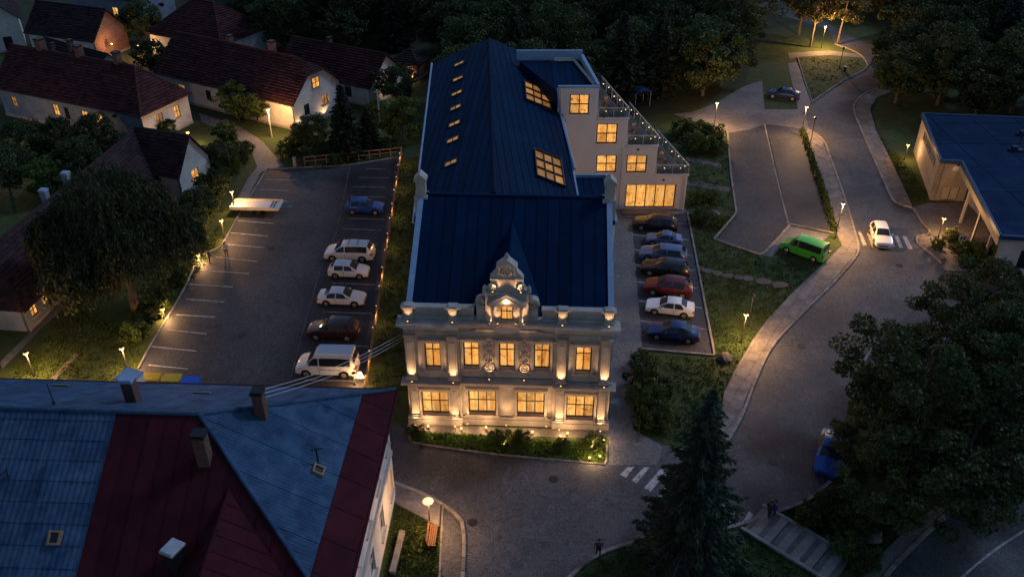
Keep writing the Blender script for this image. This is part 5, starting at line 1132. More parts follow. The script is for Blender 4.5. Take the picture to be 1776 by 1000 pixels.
# ------------------------------------------------------------------ lamps
def lamp_post(label, base, h, power=420, group='street lamps', head='lantern', arm=None, pole='metal_dark', name='street_lamp', col=WARM, lit=True):
    """post with a hood; the glowing bowl hangs under it"""
    p = G(*base) if not isinstance(base, Vector) else base; t = thing(name, label, 'lamp', p, 0, group); M = WM[t]
    part('post', MB().lathe([(.10, 0), (.10, .25), (.055, .3), (.045, h)], 8), pole, t, M, 40)
    if head == 'disc':
        part('hood', MB().lathe([(.36, h + .10), (.32, h + .15), (.08, h + .19)], 16), 'bowl_soft', t, M, 40)
        part('bowl', MB().lathe([(.12, h + .0), (.32, h + .06), (.34, h + .097)], 16), 'bulb', t, M, 40)
    else:
        part('hood', MB().lathe([(.20, h + .26), (.16, h + .31), (.04, h + .38)], 12), pole, t, M, 40)
        part('bowl', MB().lathe([(.06, h + .0), (.17, h + .08), (.20, h + .16), (.15, h + .257)], 12), 'bulb' if lit else 'glass_dark', t, M, 40)
    if lit:
        p2 = Vector((p.x, p.y, h - .35)); 
        for a_ in ((.22, -.22),): light('POINT', p2 + Vector((a_[0], a_[1], .15)), power * LAMP_W, col, t, .16)
    return t
lamp_post('tall street lamp at the forecourt edge above the lawn bushes', (1238, 222), 3.3, 620)
lamp_post('street lamp at the road corner beside the forecourt', (1389, 236), 3.8, 760)
lamp_post('street lamp on the pavement behind the green van', (1448, 414), 3.9, 900)
lamp_post('short street lamp on the verge by the hall canopy', (1627, 412), 2.1, 200)
lamp_post('street lamp standing on the middle lawn beside the pavement', (1285, 594), 2.8, 560)
lamp_post('disc-headed lamp beside the bench at the bottom', (746, 917), 2.5, 200, head='disc')
lamp_post('slender pale lamp post below the half-hipped gable house', (472, 238), 3.6, 520, pole='metal_pale')
lamp_post('garden lamp at the corner of the white-gabled small house', (330, 252), 1.6, 180)
lamp_post('lamp among the bushes left of the trailer', (408, 366), 2.2, 170)
lamp_post('small lamp behind the two people in the car park', (390, 414), 2.0, 210)
lamp_post('low bollard lamp at the kerb beside the left-hand pedestrian', (346, 455), .7, 150, name='bollard_lamp', group='bollard lamps')
lamp_post('low bollard lamp on the car park kerb under the willow', (286, 552), .9, 150, name='bollard_lamp', group='bollard lamps')
lamp_post('lamp post on the grass just above the white booth', (222, 640), 2.0, 300)
lamp_post('lamp with small dark shade on the grass at the far left', (60, 652), 2.2, 420)
lamp_post('bollard lamp at the tail of the white van', (616, 668), 1.0, 90, name='bollard_lamp', group='bollard lamps')
lamp_post('lamp on the verge along the end wall of the flat-roofed hall', (1568, 277), 1.8, 110)
lamp_post('unlit lamp post on the grass triangle at the top right', (1456, 118), 2.9, 0, lit=False)
lamp_post('unlit lamp post on the pavement below the road corner lamp', (1406, 246), 3.0, 0, lit=False)
lamp_post('unlit lamp post behind the lit lamp on the middle lawn', (1297, 565), 2.9, 0, lit=False)
lamp_post('lamp beneath the golden lit trees at the top right', (1424, 84), 3.4, 1400, group='street lamps')
lamp_post('lamp glowing among the dark bushes at the left edge', (6, 270), 2.4, 300)
lamp_post('faint lamp between the tiled houses at the upper left', (245, 100), 1.8, 180)
p = G(661, 233); tp = thing('utility_pole', 'tall plain pale pole between the tiled houses and the hotel', 'pole', p); part('shaft', MB().tube([(0, 0, 0), (0, 0, 6.0)], [.13, .09], 8), 'metal_pale', tp, WM[tp]); part('crossarm', MB().box(-.45, .45, -.05, .05, 5.6, 5.72), 'metal_pale', tp, WM[tp])
# lamps fixed to house walls
hz = bpy.data.objects
sconce('tiled_house.001', (-63.25, 135.0, 2.3), (-60, 133, 2.3), 170)
sconce('white_house', tuple(G(6, 48, 2.6)), tuple(G(14, 60, 1.5)), 120)
eg = hz['long_tiled_house']; Me = WM[eg]
light('SPOT', Me @ Vector((12.9, -4.3, .3)), 160, SOFT, eg, .06, Me @ Vector((12.55, -4.1, 4)), 90, .7)
light('SPOT', Me @ Vector((13.1, 1.0, .3)), 120, SOFT, eg, .06, Me @ Vector((12.5, .5, 4)), 120, .7)
part('uplight', MB().lathe([(.08, 0), (.1, .15)], 8, (12.9, -4.3, .02)).lathe([(.06, .153), (.03, .2)], 8, (12.9, -4.3, .02)), 'bulb_small', eg, Me)
part('uplight', MB().lathe([(.08, 0), (.1, .15)], 8, (13.1, 1.0, .02)), 'metal_dark', eg, Me)
fg = hz['tiled_house.002']; Mf_ = WM[fg]; sconce('tiled_house.002', tuple(Mf_ @ Vector((8.25, -1.0, 2.4))), tuple(Mf_ @ Vector((9.5, -1, 2))), 60)
sg = hz['garden_shed']; sconce('garden_shed', tuple(WM[sg] @ Vector((1.2, -1.85, .5))), tuple(WM[sg] @ Vector((1.2, -2.5, .6))), 25)

# ------------------------------------------------------------------ hotel front garden
bed = sheet('flower_bed', GL([(707, 742), (1052, 764), (1052, 803), (860, 786), (740, 770), (712, 764)]), .03, 'grass')
kerb(GL([(707, 748), (712, 766), (740, 772), (860, 788), (1051, 806), (1053, 768)]), .6, .12, .12, smooth=False)
sheet('footpath', [F @ Vector((x, y, 0)) for x, y in ((-.2, -.45), (15.0, -.45), (15.0, -1.35), (-.2, -1.35))], .05, 'slab')
for i, (u, v) in enumerate([(743, 745), (800, 749), (843, 747), (896, 755), (923, 755), (972, 762), (984, 757), (1047, 768), (1040, 797), (1022, 800)]):
    p = G(u, v); t = thing('garden_light', 'small round garden light in the hotel flower bed, ' + ['leftmost', 'second from left', 'third from left', 'fourth from left', 'fifth from left', 'sixth from left', 'seventh from left', 'by the right end of the bed', 'at the bed corner kerb', 'left of the bed corner kerb'][i], 'garden light', p, 0, 'garden lights in the flower bed')
    part('stake', MB().tube([(0, 0, 0), (0, 0, .30)], .03, 6), 'metal_dark', t, WM[t]); part('globe', MB().lathe([(.03, .30), (.07, .35), (.07, .40), (.03, .45)], 8), 'bulb', t, WM[t], 60)
    light('POINT', p + Vector((0, -.05, .62)), 40, SOFT, t, .08)

# ------------------------------------------------------------------ fences, bench, signs and other small things
def rail_fence(label, a, b, posts, h=1.0, rails=(.45, .9), group=None, m='wood', rw=.06, bulbs=0):
    t_ = thing('rail_fence', label, 'fence', a, 0, group); d = b - a
    for i in range(posts + 1): part('post', MB().box(-.06, .06, -.06, .06, 0, h), m, t_, Matrix.Translation(a + d * i / posts))
    for z in rails:
        for i in range(posts): p0, p1 = a + d * i / posts, a + d * (i + 1) / posts; part('rail', MB().tube([p0 + Vector((0, 0, z)), p1 + Vector((0, 0, z))], rw, 5), m, t_)
    for i in range(bulbs):
        p0 = a + d * (i + .5) / bulbs; part('fence_light', MB().lathe([(.01, -.04), (.035, 0), (.01, .04)], 6, p0 + Vector((-.1, 0, .92))), 'bulb_small', t_)
    return t_
ff = rail_fence('long wooden rail fence with small lights between the car park and hotel', G(697, 268), G(634, 690), 26, 1.0, (.5, .95), bulbs=14)
for k in range(7):
    p0 = G(697, 268).lerp(G(634, 690), (k + .5) / 7); light('POINT', p0 + Vector((.25, 0, 1.2)), 32, WARM, ff, .1)
rail_fence('wooden rail fence across the far end of the car park', G(529, 287), G(696, 270), 9, 1.1, (.55, 1.05), rw=.08)
p = G(512, 289); t = thing('gate_post', 'short stone gate post where the path enters the car park', 'post', p); part('shaft', MB().box(-.16, .16, -.16, .16, 0, 1.1), 'stone', t, WM[t]); part('cap', MB().box(-.2, .2, -.2, .2, 1.103, 1.2), 'stone', t, WM[t])
rail_fence('low wire fence round the lawn above the car park', G(560, 292), G(660, 262), 5, .9, (.4, .8), m='metal_dark', rw=.02)
p = G(610, 238)
# bench by the disc lamp
c = G(752, 935); bn = thing('park_bench', 'orange-brown wooden bench standing under the disc-headed lamp', 'bench', c, R(88)); M = WM[bn]
for i in range(4): part('seat_slat', MB().box(-.9, .9, -.22 + i * .13, -.12 + i * .13, .43, .47), 'bench_wood', bn, M)
for i in range(3): part('back_slat', MB().box(-.9, .9, .30 + i * .02, .33 + i * .02, .55 + i * .13, .65 + i * .13), 'bench_wood', bn, M)
for x in (-.75, .75):
    for y in (-.15, .27): part('leg', MB().box(x - .03, x + .03, y - .03, y + .03, .1, .43), 'metal_dark', bn, M)
    part('back_support', MB().tube([(x, .30, .43), (x, .38, .95)], .025, 5), 'metal_dark', bn, M)
for (u, v, lab, rzz) in [(690, 960, 'stone garden edging slab on the lawn beside the sheet-roofed building', R(85)),]:
    p = G(u, v); t = thing('edging_wall', lab, 'wall', p, rzz); part('slab', MB().box(-1.6, 1.6, -.15, .15, 0, .3), 'stone_dark', t, WM[t]); part('coping', MB().box(-1.65, 1.65, -.19, .19, .303, .36), 'slab', t, WM[t])
# bins and booth behind the roof ridge
for i, (u, v, m, lab) in enumerate([(268, 662, 'bin_yellow', 'yellow recycling bin left of the pair behind the sheet metal roof'), (303, 664, 'bin_yellow', 'yellow recycling bin next to the blue one'), (336, 668, 'bin_blue', 'blue recycling bin behind the sheet metal roof')]):
    p = G(u, v + 11); t = thing('recycling_bin', lab, 'bin', p, R(-3), 'recycling bins in the car park corner'); M = WM[t]
    part('container', MB().prism([(-.68, -.45), (.68, -.45), (.60, .4), (-.60, .4)], .12, 1.15), m, t, M); part('lid', MB().box(-.72, .72, -.5, .47, 1.153, 1.25).box(-.5, .5, -.54, -.5, 1.16, 1.21), m, t, M)
    for s in (-1, 1): part('wheel', MB().tube([(s * .5, -.3, .1), (s * .58, -.3, .1)], .1, 8), 'tyre', t, M)
p = G(236, 690); t = thing('white_booth', 'white boxy booth standing behind the left brick chimney', 'booth', p, R(-20)); M = WM[t]
part('cabin', MB().box(-.75, .75, -.65, .65, 0, 2.2), 'frame_white', t, M); part('roof', MB().box(-.82, .82, -.72, .72, 2.203, 2.32), 'trim_blue', t, M); part('door', MB().box(-.3, .4, -.68, -.655, .1, 1.95), 'metal_pale', t, M)
# signs
def sign(label, base, h, w, hh, m, rz=0):
    p = G(*base); t = thing('road_sign', label, 'sign', p, rz); part('pole', MB().tube([(0, 0, 0), (0, 0, h)], .035, 6), 'metal_pale', t, WM[t]); part('panel', MB().box(-w / 2, w / 2, -.06, -.035, h - hh, h + .05), m, t, WM[t]); return t
sg_ = sign('small white rectangular sign on a pole near the hall canopy', (1660, 442), 2.2, .75, .55, 'frame_white'); part('symbol', MB().box(-.25, -.1, -.066, -.061, 1.75, 2.15).box(.1, .25, -.066, -.061, 1.75, 2.15).box(-.1, .1, -.066, -.061, 1.9, 2.0), 'metal_dark', sg_, WM[sg_])
p = G(626, 664); t = thing('warning_sign', 'small white triangular sign behind the white van', 'sign', p); part('stand', MB().tube([(0, 0, 0), (0, 0, .5)], .03, 6), 'metal_dark', t, WM[t])
part('panel', MB().prism([(-.38, .5), (.38, .5), (.12, 1.2), (-.12, 1.2)], 0, .03, M=Matrix.Rotation(R(90), 4, 'X')), 'frame_white', t, WM[t]); part('symbol', MB().prism([(.12 * math.cos(k * .785), .78 + .12 * math.sin(k * .785)) for k in range(8)], .031, .036, M=Matrix.Rotation(R(90), 4, 'X')), 'metal_dark', t, WM[t])
# blue garden canopy beyond the terraces
p = G(1108, 183); t = thing('garden_canopy', 'blue fabric garden canopy on posts beyond the hotel terraces', 'canopy', p, R(25)); M = WM[t]
for x in (-1.2, 1.2):
    for y in (-.9, .9): part('post', MB().tube([(x, y, 0), (x, y, 2.1)], .04, 6), 'metal_pale', t, M)
mb = MB(); vs = [(x, y, 2.12 + .35 * math.cos(x / 1.4 * 1.5) * (1 - .1 * abs(y))) for y in (-1.1, 0, 1.1) for x in [-1.4 + .35 * k for k in range(9)]]
mb.add(vs, [(j * 9 + k, j * 9 + k + 1, (j + 1) * 9 + k + 1, (j + 1) * 9 + k) for j in range(2) for k in range(8)]); mb.add([(v[0], v[1], v[2] - .05) for v in vs], [(j * 9 + k, (j + 1) * 9 + k, (j + 1) * 9 + k + 1, j * 9 + k + 1) for j in range(2) for k in range(8)]); part('canvas', mb, 'drawbar_blue', t, M)
# waste bin on the grass triangle
p = G(1455, 122); t = thing('litter_bin', 'small dark litter bin at the foot of the unlit lamp on the grass triangle', 'bin', p + Vector((.7, -.5, 0))); part('body', MB().lathe([(.2, 0), (.25, .7)], 8), 'metal_dark', t, WM[t]); part('rim', MB().lathe([(.27, .703), (.27, .76)], 8), 'metal_pale', t, WM[t])
# parking machine on the traffic island
p = G(1611, 424); t = thing('bollard', 'white bollard with dark bands on the traffic island', 'bollard', p); part('post', MB().tube([(0, 0, .12), (0, 0, .95)], .07, 8), 'frame_white', t, WM[t]); part('band', MB().tube([(0, 0, .6), (0, 0, .75)], .078, 8), 'metal_dark', t, WM[t])
# overhead cables from the facade corner to the mast chimney
ca = F @ Vector((-.15, -.2, 8.25)); cb = Vector(hit(455, 722, apex, nh)) + Vector((0, 0, 1.8))
br = hp('cable_bracket', MB().box(-.35, .0, -.3, -.1, 7.95, 8.5), 'metal_dark')
for i, o_ in enumerate((0, .28, .56)):
    pts = [ca.lerp(cb, k / 12) + Vector((0, 0, -o_ - .5 * math.sin(math.pi * k / 12))) for k in range(13)]
    cbl = part('overhead_cable', MB().tube(pts, .016, 4), 'metal_pale', None); tag(cbl, ['uppermost', 'middle', 'lowest'][i] + ' of three overhead cables running from the hotel corner', 'cable', 'overhead cables')

# ------------------------------------------------------------------ people
def person(label, base, rz, top, trouser, pose=0.0, tall=1.74, carry=None):
    p = G(*base); t = thing('person', label, 'person', p, rz); M = WM[t]; s = tall / 1.74
    J = {'pel': (0, 0, .95), 'chest': (0, .01, 1.30), 'neck': (0, .01, 1.48), 'head': (0, -.02, 1.58), 'top': (0, -.01, 1.70)}
    vs = [J['pel'], (0, 0, 1.12), J['chest'], J['neck'], J['head'], J['top']]; es = [(0, 1), (1, 2), (2, 3), (3, 4), (4, 5)]; rad = [.15, .145, .17, .06, .095, .06]
    for sd in (-1, 1):
        st_ = pose * sd
        leg = [(sd * .10, 0, .86), (sd * .11, -.14 * st_ - .03, .50), (sd * .11, .0 - .22 * st_, .10), (sd * .12, -.16 - .22 * st_, .04)]; o = len(vs); vs += leg; es += [(0, o), (o, o + 1), (o + 1, o + 2), (o + 2, o + 3)]; rad += [.095, .07, .05, .04]
        arm = [(sd * .20, .01, 1.40), (sd * .27, .02 + .08 * st_, 1.14), (sd * .27, -.08 + .16 * st_, .92), (sd * .26, -.12 + .18 * st_, .82)]; o = len(vs); vs += arm; es += [(2, o), (o, o + 1), (o + 1, o + 2), (o + 2, o + 3)]; rad += [.075, .05, .038, .035]
    me = bpy.data.meshes.new('body'); me.from_pydata([(v[0] * s, v[1] * s, v[2] * s) for v in vs], es, [])
    m, nt, bs = nodes_of('clothes'); tc = N(nt, 'ShaderNodeTexCoord'); sx = N(nt, 'ShaderNodeSeparateXYZ'); nt.links.new(tc.outputs['Object'], sx.inputs[0])
    mr = N(nt, 'ShaderNodeMapRange'); mr.inputs[2].default_value = 2.0 * s; nt.links.new(sx.outputs[2], mr.inputs[0])
    rp_ = N(nt, 'ShaderNodeValToRGB'); rp_.color_ramp.interpolation = 'CONSTANT'; e = rp_.color_ramp.elements; e[0].color = (.02, .02, .02, 1); e[1].position = .04; e[1].color = (*trouser, 1)
    x = e.new(.47); x.color = (*top, 1); x = e.new(.735); x.color = (.45, .28, .2, 1); nt.links.new(mr.outputs[0], rp_.inputs[0]); nt.links.new(rp_.outputs[0], bs.inputs['Base Color']); bs.inputs['Roughness'].default_value = .9
    me.materials.append(m); o = part('body', me, None, t, M); o.modifiers.new('skin', 'SKIN'); o.modifiers.new('sub', 'SUBSURF').levels = 1
    for i, sv in enumerate(me.skin_vertices[0].data): sv.radius = (rad[i] * s, rad[i] * s * .85); sv.use_root = (i == 0)
    o.modifiers['sub'].render_levels = 2
    part('hair', MB().lathe([(.10 * s, 1.60 * s), (.112 * s, 1.66 * s), (.085 * s, 1.735 * s), (.02, 1.765 * s)], 10, (0, .015, 0)), 'hair_dark', t, M, 60)
    if carry: part('bag', MB().box(-.16, .16, .12, .26, 1.0, 1.42), carry, t, M)
    return t
person('person in pale top and dark trousers walking into the car park', (394, 446), R(200), (.42, .40, .38), (.02, .022, .03), 1.0)
person('person in dark clothes standing at the car park kerb', (364, 458), R(150), (.05, .05, .05), (.03, .03, .035), .5)
person('lone person in dark clothes with a backpack on the kerb of the lower lawn', (1037, 966), R(170), (.04, .05, .04), (.02, .02, .025), .6, carry='metal_dark')
person('person in black standing at the top of the steps', (1332, 900), R(120), (.02, .02, .022), (.015, .015, .018), .3)
person('person in a blue jacket walking beside the person in black', (1340, 899), R(100), (.03, .08, .16), (.03, .03, .04), .8)

# ------------------------------------------------------------------ vegetation
def leaves_mesh(name, P, size, matname, elong=1.6, axis=None, spread=1.0):
    """one diamond-shaped leaf (or leaf spray) per point, folded a little along its midrib"""
    n = len(P); a = rng.normal(size=(n, 3)) if axis is None else axis + rng.normal(size=(n, 3)) * .35
    a /= np.linalg.norm(a, axis=1, keepdims=True) + 1e-9
    b = rng.normal(size=(n, 3)); b -= a * (a * b).sum(1, keepdims=True); b /= np.linalg.norm(b, axis=1, keepdims=True) + 1e-9
    nn = np.cross(a, b); s = np.asarray(size).reshape(-1, 1) * np.ones((n, 1)); e = elong
    v = np.empty((n, 4, 3)); v[:, 0] = P - a * s * e / 2; v[:, 1] = P + b * s / 2 + nn * s * .12; v[:, 2] = P + a * s * e / 2; v[:, 3] = P - b * s / 2 + nn * s * .12
    me = bpy.data.meshes.new(name); me.vertices.add(4 * n); me.vertices.foreach_set('co', v.ravel())
    me.loops.add(4 * n); me.loops.foreach_set('vertex_index', np.arange(4 * n)); me.polygons.add(n)
    me.polygons.foreach_set('loop_start', np.arange(0, 4 * n, 4)); me.update(calc_edges=True); me.materials.append(MATS[matname]); return me
def unit(n):
    d = rng.normal(size=(n, 3)); return d / np.linalg.norm(d, axis=1, keepdims=True)
def crown_points(r, z0, z1, clumps, per, cr=.30, low=.2):
    """leaf clumps spread over an uneven crown, more on the outside, with gaps between"""
    d = unit(clumps); rad = rng.uniform(.45, 1.0, clumps) ** .6; h = (z1 - z0) / 2
    wob = 1 + .22 * np.sin(3 * np.arctan2(d[:, 1], d[:, 0]) + rng.uniform(0, 6)) * (1 - abs(d[:, 2])) + rng.normal(size=clumps) * .10
    C = d * (rad * wob)[:, None] * np.array([r, r, h]) + np.array([0, 0, (z0 + z1) / 2])
    k = rng.integers(int(per * .5), int(per * 1.5), clumps); idx = np.repeat(np.arange(clumps), k); m = len(idx)
    cs = (cr * r * rng.uniform(.55, 1.25, clumps))[idx]
    off = unit(m) * (rng.uniform(.25, 1, m) ** .5 * cs)[:, None]; off[:, 2] *= .62
    return C[idx] + off, C
def trunk_mesh(h, r, C, zc, nl=7, matname='bark'):
    mb = MB(); lean = rng.normal(size=2) * .15
    pts = [(0, 0, 0), (lean[0] * .3, lean[1] * .3, h * .3), (lean[0], lean[1], h * .6), (lean[0] * 1.3, lean[1] * 1.2, h * .85)]
    mb.tube(pts, [r * 1.25, r * .85, r * .6, r * .2], 7)
    for j in rng.choice(len(C), min(nl, len(C)), replace=False):
        s = Vector(pts[1]).lerp(Vector(pts[2]), float(rng.uniform(0, 1.0))); e = Vector(C[j]); m = s.lerp(e, .5) + Vector((0, 0, .08 * h))
        mb.tube([s, m, e], [r * .42, r * .26, r * .08], 5)
    return mb.mesh('trunk', matname, 50)
def broadleaf(h, r, clumps, per, leaf, matname, z0=.25, cr=.30, nl=8):
    P, C = crown_points(r, h * z0, h, clumps, per, cr)
    return trunk_mesh(h, max(.10, h * .02), C, h * .6, nl), leaves_mesh('crown', P, rng.uniform(.7, 1.3, len(P)) * leaf, matname)
def spruce(h, r, whorls, per, matname='leaf_spruce', leaf=.16):
    pts = []; ax = []; mb = MB().tube([(0, 0, 0), (0, 0, h * .5), (0, 0, h)], [h * .017, h * .010, .015], 7)
    for i in range(whorls):
        t = i / (whorls - 1); z = h * (.06 + .93 * t); L = r * (1 - t) ** .85 * float(rng.uniform(.82, 1.12)) + .12; nb = max(4, int(per * (1 - .55 * t)))
        for k in range(nb):
            a = 2 * math.pi * (k + float(rng.uniform(-.35, .35))) / nb + i * .9; l = L * float(rng.uniform(.58, 1.22)); dr = .34 - .5 * t
            m = max(3, int(l / .16)); u = np.linspace(.08, 1, m); zz = z - dr * l * u ** 1.1 + .22 * l * np.maximum(0, u - .6) ** 1.0
            base = np.stack([np.cos(a) * l * u, np.sin(a) * l * u, zz], 1)
            mb.tube([tuple(base[0]), tuple(base[-1])], [.03, .008], 4, cap=False) if l > .6 else None
            q = 5
            side = rng.uniform(-1, 1, (m, q)) * (.30 * l * (1 - u) + .12)[:, None]
            p = base[:, None, :] + side[..., None] * np.array([-math.sin(a), math.cos(a), 0]); p[..., 2] -= abs(side) * .35 + rng.uniform(0, .14, (m, q))
            pts.append(p.reshape(-1, 3)); d = np.array([math.cos(a), math.sin(a), -.35]); dd_ = d + np.sign(side)[..., None] * np.array([-math.sin(a), math.cos(a), 0]) * .7; ax.append(dd_.reshape(-1, 3))
    P = np.concatenate(pts); A = np.concatenate(ax); return mb.mesh('trunk', 'bark'), leaves_mesh('crown', P, rng.uniform(.8, 1.3, len(P)) * leaf, matname, 2.6, A)
def willow(h, r, strands, matname='leaf_willow'):
    # several overlapping lobes of hanging strands, with ragged edges and gaps
    lobes = [(0, 0, .62, 1.0)] + [(math.cos(a) * r * .62, math.sin(a) * r * .62, z, s) for a, z, s in ((.2, .46, .62), (1.3, .55, .55), (2.3, .44, .66), (3.3, .52, .58), (4.3, .40, .66), (5.3, .48, .6))]
    pts = []; tops = []
    for i in range(strands):
        lx, ly, lz, ls = lobes[i % len(lobes)]; d = unit(1)[0]; d[2] = abs(d[2]) * .95; k = float(rng.uniform(.45, 1.05)) ** .5
        p = np.array([lx + d[0] * r * .52 * ls * k * 1.2, ly + d[1] * r * .52 * ls * k * 1.2, h * lz + d[2] * h * .36 * ls * k]); tops.append(p)
        L = float(rng.uniform(.35, 2.0)) * (h / 12); m = max(4, int(L / .12)); u = np.linspace(0, 1, m); out = d[:2] * .9
        q = np.stack([p[0] + out[0] * u * (1 - .4 * u), p[1] + out[1] * u * (1 - .4 * u), p[2] - L * u ** 1.4], 1) + rng.normal(size=(m, 3)) * .10; pts.append(q[q[:, 2] > .4])
    P = np.concatenate(pts); A = np.tile(np.array([0, 0, -1.0]), (len(P), 1))
    return trunk_mesh(h * .8, .32, np.array(tops), h * .5, 12), leaves_mesh('crown', P, rng.uniform(.7, 1.3, len(P)) * .145, matname, 2.6, A)
BUILT = []
def plant_from(meshes, name, label, cat, loc, s=1.0, rz=0.0, group=None, sz=None):
    t = link(name, None, None, Matrix.Translation(Vector(loc)) @ Matrix.Rotation(rz, 4, 'Z') @ Matrix.Diagonal((s, s, sz or s, 1))); tag(t, label, cat, group)
    part('trunk' if 'tree' in name else 'stem', meshes[0], None, t, WM[t]); part('crown' if 'tree' in name else 'foliage', meshes[1], None, t, WM[t]); return t
# near, individually grown trees
sp0 = spruce(13.8, 3.7, 36, 12, leaf=.155); plant_from(sp0, 'spruce_tree', 'tall dark spruce standing in the foreground by the crossing', 'tree', G(1190, 968))
wl0 = willow(13.5, 6.4, 4600); plant_from(wl0, 'willow_tree', 'huge dark willow-like tree between the car park and the old tiled house', 'tree', (-34.2, 64.6, 0), 1.08)
BIG = [broadleaf(h, r, c, p, .19, 'leaf_dark', .22, .19, 22) for h, r, c, p in ((10.5, 5.6, 84, 230), (11.5, 6.2, 90, 230), (8.5, 5.2, 66, 220))]
for i, (u, v, k, s, lab) in enumerate([(1570, 800, 0, 1.0, 'big dark broadleaf tree directly behind the half-hidden blue car'), (1668, 690, 1, .85, 'big broadleaf tree overhanging the pale silver car'), (1755, 790, 1, 1.0, 'big dark broadleaf tree at the right picture edge'), (1640, 880, 2, 1.0, 'rounded dark tree above the kerb of the lower street'),
        (1540, 905, 2, .72, 'smaller dark tree beside the steps'), (1740, 610, 0, .8, 'dark broadleaf tree growing against the front of the flat-roofed hall'), (1492, 825, 2, .5, 'small leafy tree reaching over the blue car at the kerb')]):
    plant_from(BIG[k], 'broadleaf_tree', lab, 'tree', G(u, v), s, i * 1.3, 'big trees at the lower right')
# medium prototypes
GOLD = [broadleaf(8.5, 3.8, 46, 60, .26, 'leaf_lamplit', .38, .24), broadleaf(9.5, 4.2, 52, 60, .26, 'leaf_lamplit', .40, .24)]
MID = [broadleaf(h, r, c, p, .22, m, .18, .25, 12) for h, r, c, p, m in ((8, 3.6, 85, 100, 'leaf_dark'), (9, 4.2, 90, 110, 'leaf_dark'), (7, 3.0, 70, 95, 'leaf_mid'), (10, 4.0, 95, 100, 'leaf_dark'))]
SPM = [spruce(9, 2.5, 30, 11, leaf=.20), spruce(7, 2.2, 26, 11, leaf=.2)]
SHR = [broadleaf(2.4, 1.6, 45, 45, .17, m, .02, .30) for m in ('leaf_mid', 'leaf_dark', 'leaf_mid')]
for u, v, k, s, lab in [(602, 270, 0, 1.0, 'pointed spruce at the far end of the car park'), (640, 258, 1, .75, 'smaller spruce right of the pointed spruce above the car park')]:
    plant_from(SPM[k], 'spruce_tree', lab, 'tree', G(u, v), s)
for i, (u, v, k, s, lab) in enumerate([(415, 210, 2, .78, 'lamplit tree in front of the long red tiled house'), (448, 214, 2, .62, 'small lamplit tree beside the slender pale lamp post'), (700, 245, 2, .85, 'green tree lit from below between the pole and the hotel roof'), (690, 185, 0, .75, 'dark tree in front of the small brick shed'), (655, 215, 2, .5, 'low tree at the foot of the tall pale pole'),
        (545, 262, 1, .55, 'bushy dark tree below the half-hipped gable wall'), (384, 306, 0, .55, 'dark tree where the footpath meets the car park'), (376, 352, 0, .5, 'dark tree right of the small white gable'), (354, 398, 0, .6, 'dark tree left of the lamp in the bushes'), (335, 425, 1, .5, 'dark tree between the willow and the car park lamp'), (395, 262, 2, .55, 'low leafy tree along the upper footpath'),
        (296, 240, 2, .38, 'small tree at the white end of the long house'), (50, 300, 1, .72, 'dark tree at the left edge below the long house'), (110, 285, 0, .75, 'dark tree below the lit windows of the long house'), (175, 262, 0, .62, 'small dark tree under the end windows of the long house'), (20, 340, 0, .8, 'dark tree at the left edge near the pale chimneys'), (90, 345, 2, .7, 'tree in the courtyard left of the old tiled roof'), (150, 320, 0, .72, 'dark tree in the courtyard above the old tiled roof'), (220, 292, 1, .5, 'small tree between the courtyard and the small gabled house'),
        (212, 82, 2, .7, 'lamplit tree beside the brick gable at the top left'), (255, 75, 0, .9, 'dark tree between the top left houses'), (270, 130, 1, .6, 'dark tree behind the white end of the long house'), (440, 60, 0, .9, 'dark tree right of the hip roofed house')]):
    plant_from(MID[k], 'garden_tree', lab, 'tree', G(u, v), s, i * 2.1, 'garden trees')
# golden lamplit trees by the top right path
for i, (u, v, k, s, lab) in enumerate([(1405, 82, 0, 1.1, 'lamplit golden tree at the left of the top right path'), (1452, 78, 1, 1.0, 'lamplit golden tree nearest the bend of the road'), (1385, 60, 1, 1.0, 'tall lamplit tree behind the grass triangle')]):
    plant_from(GOLD[k], 'path_tree', lab, 'tree', G(u, v), s, i * 1.7, 'lamplit trees by the path')
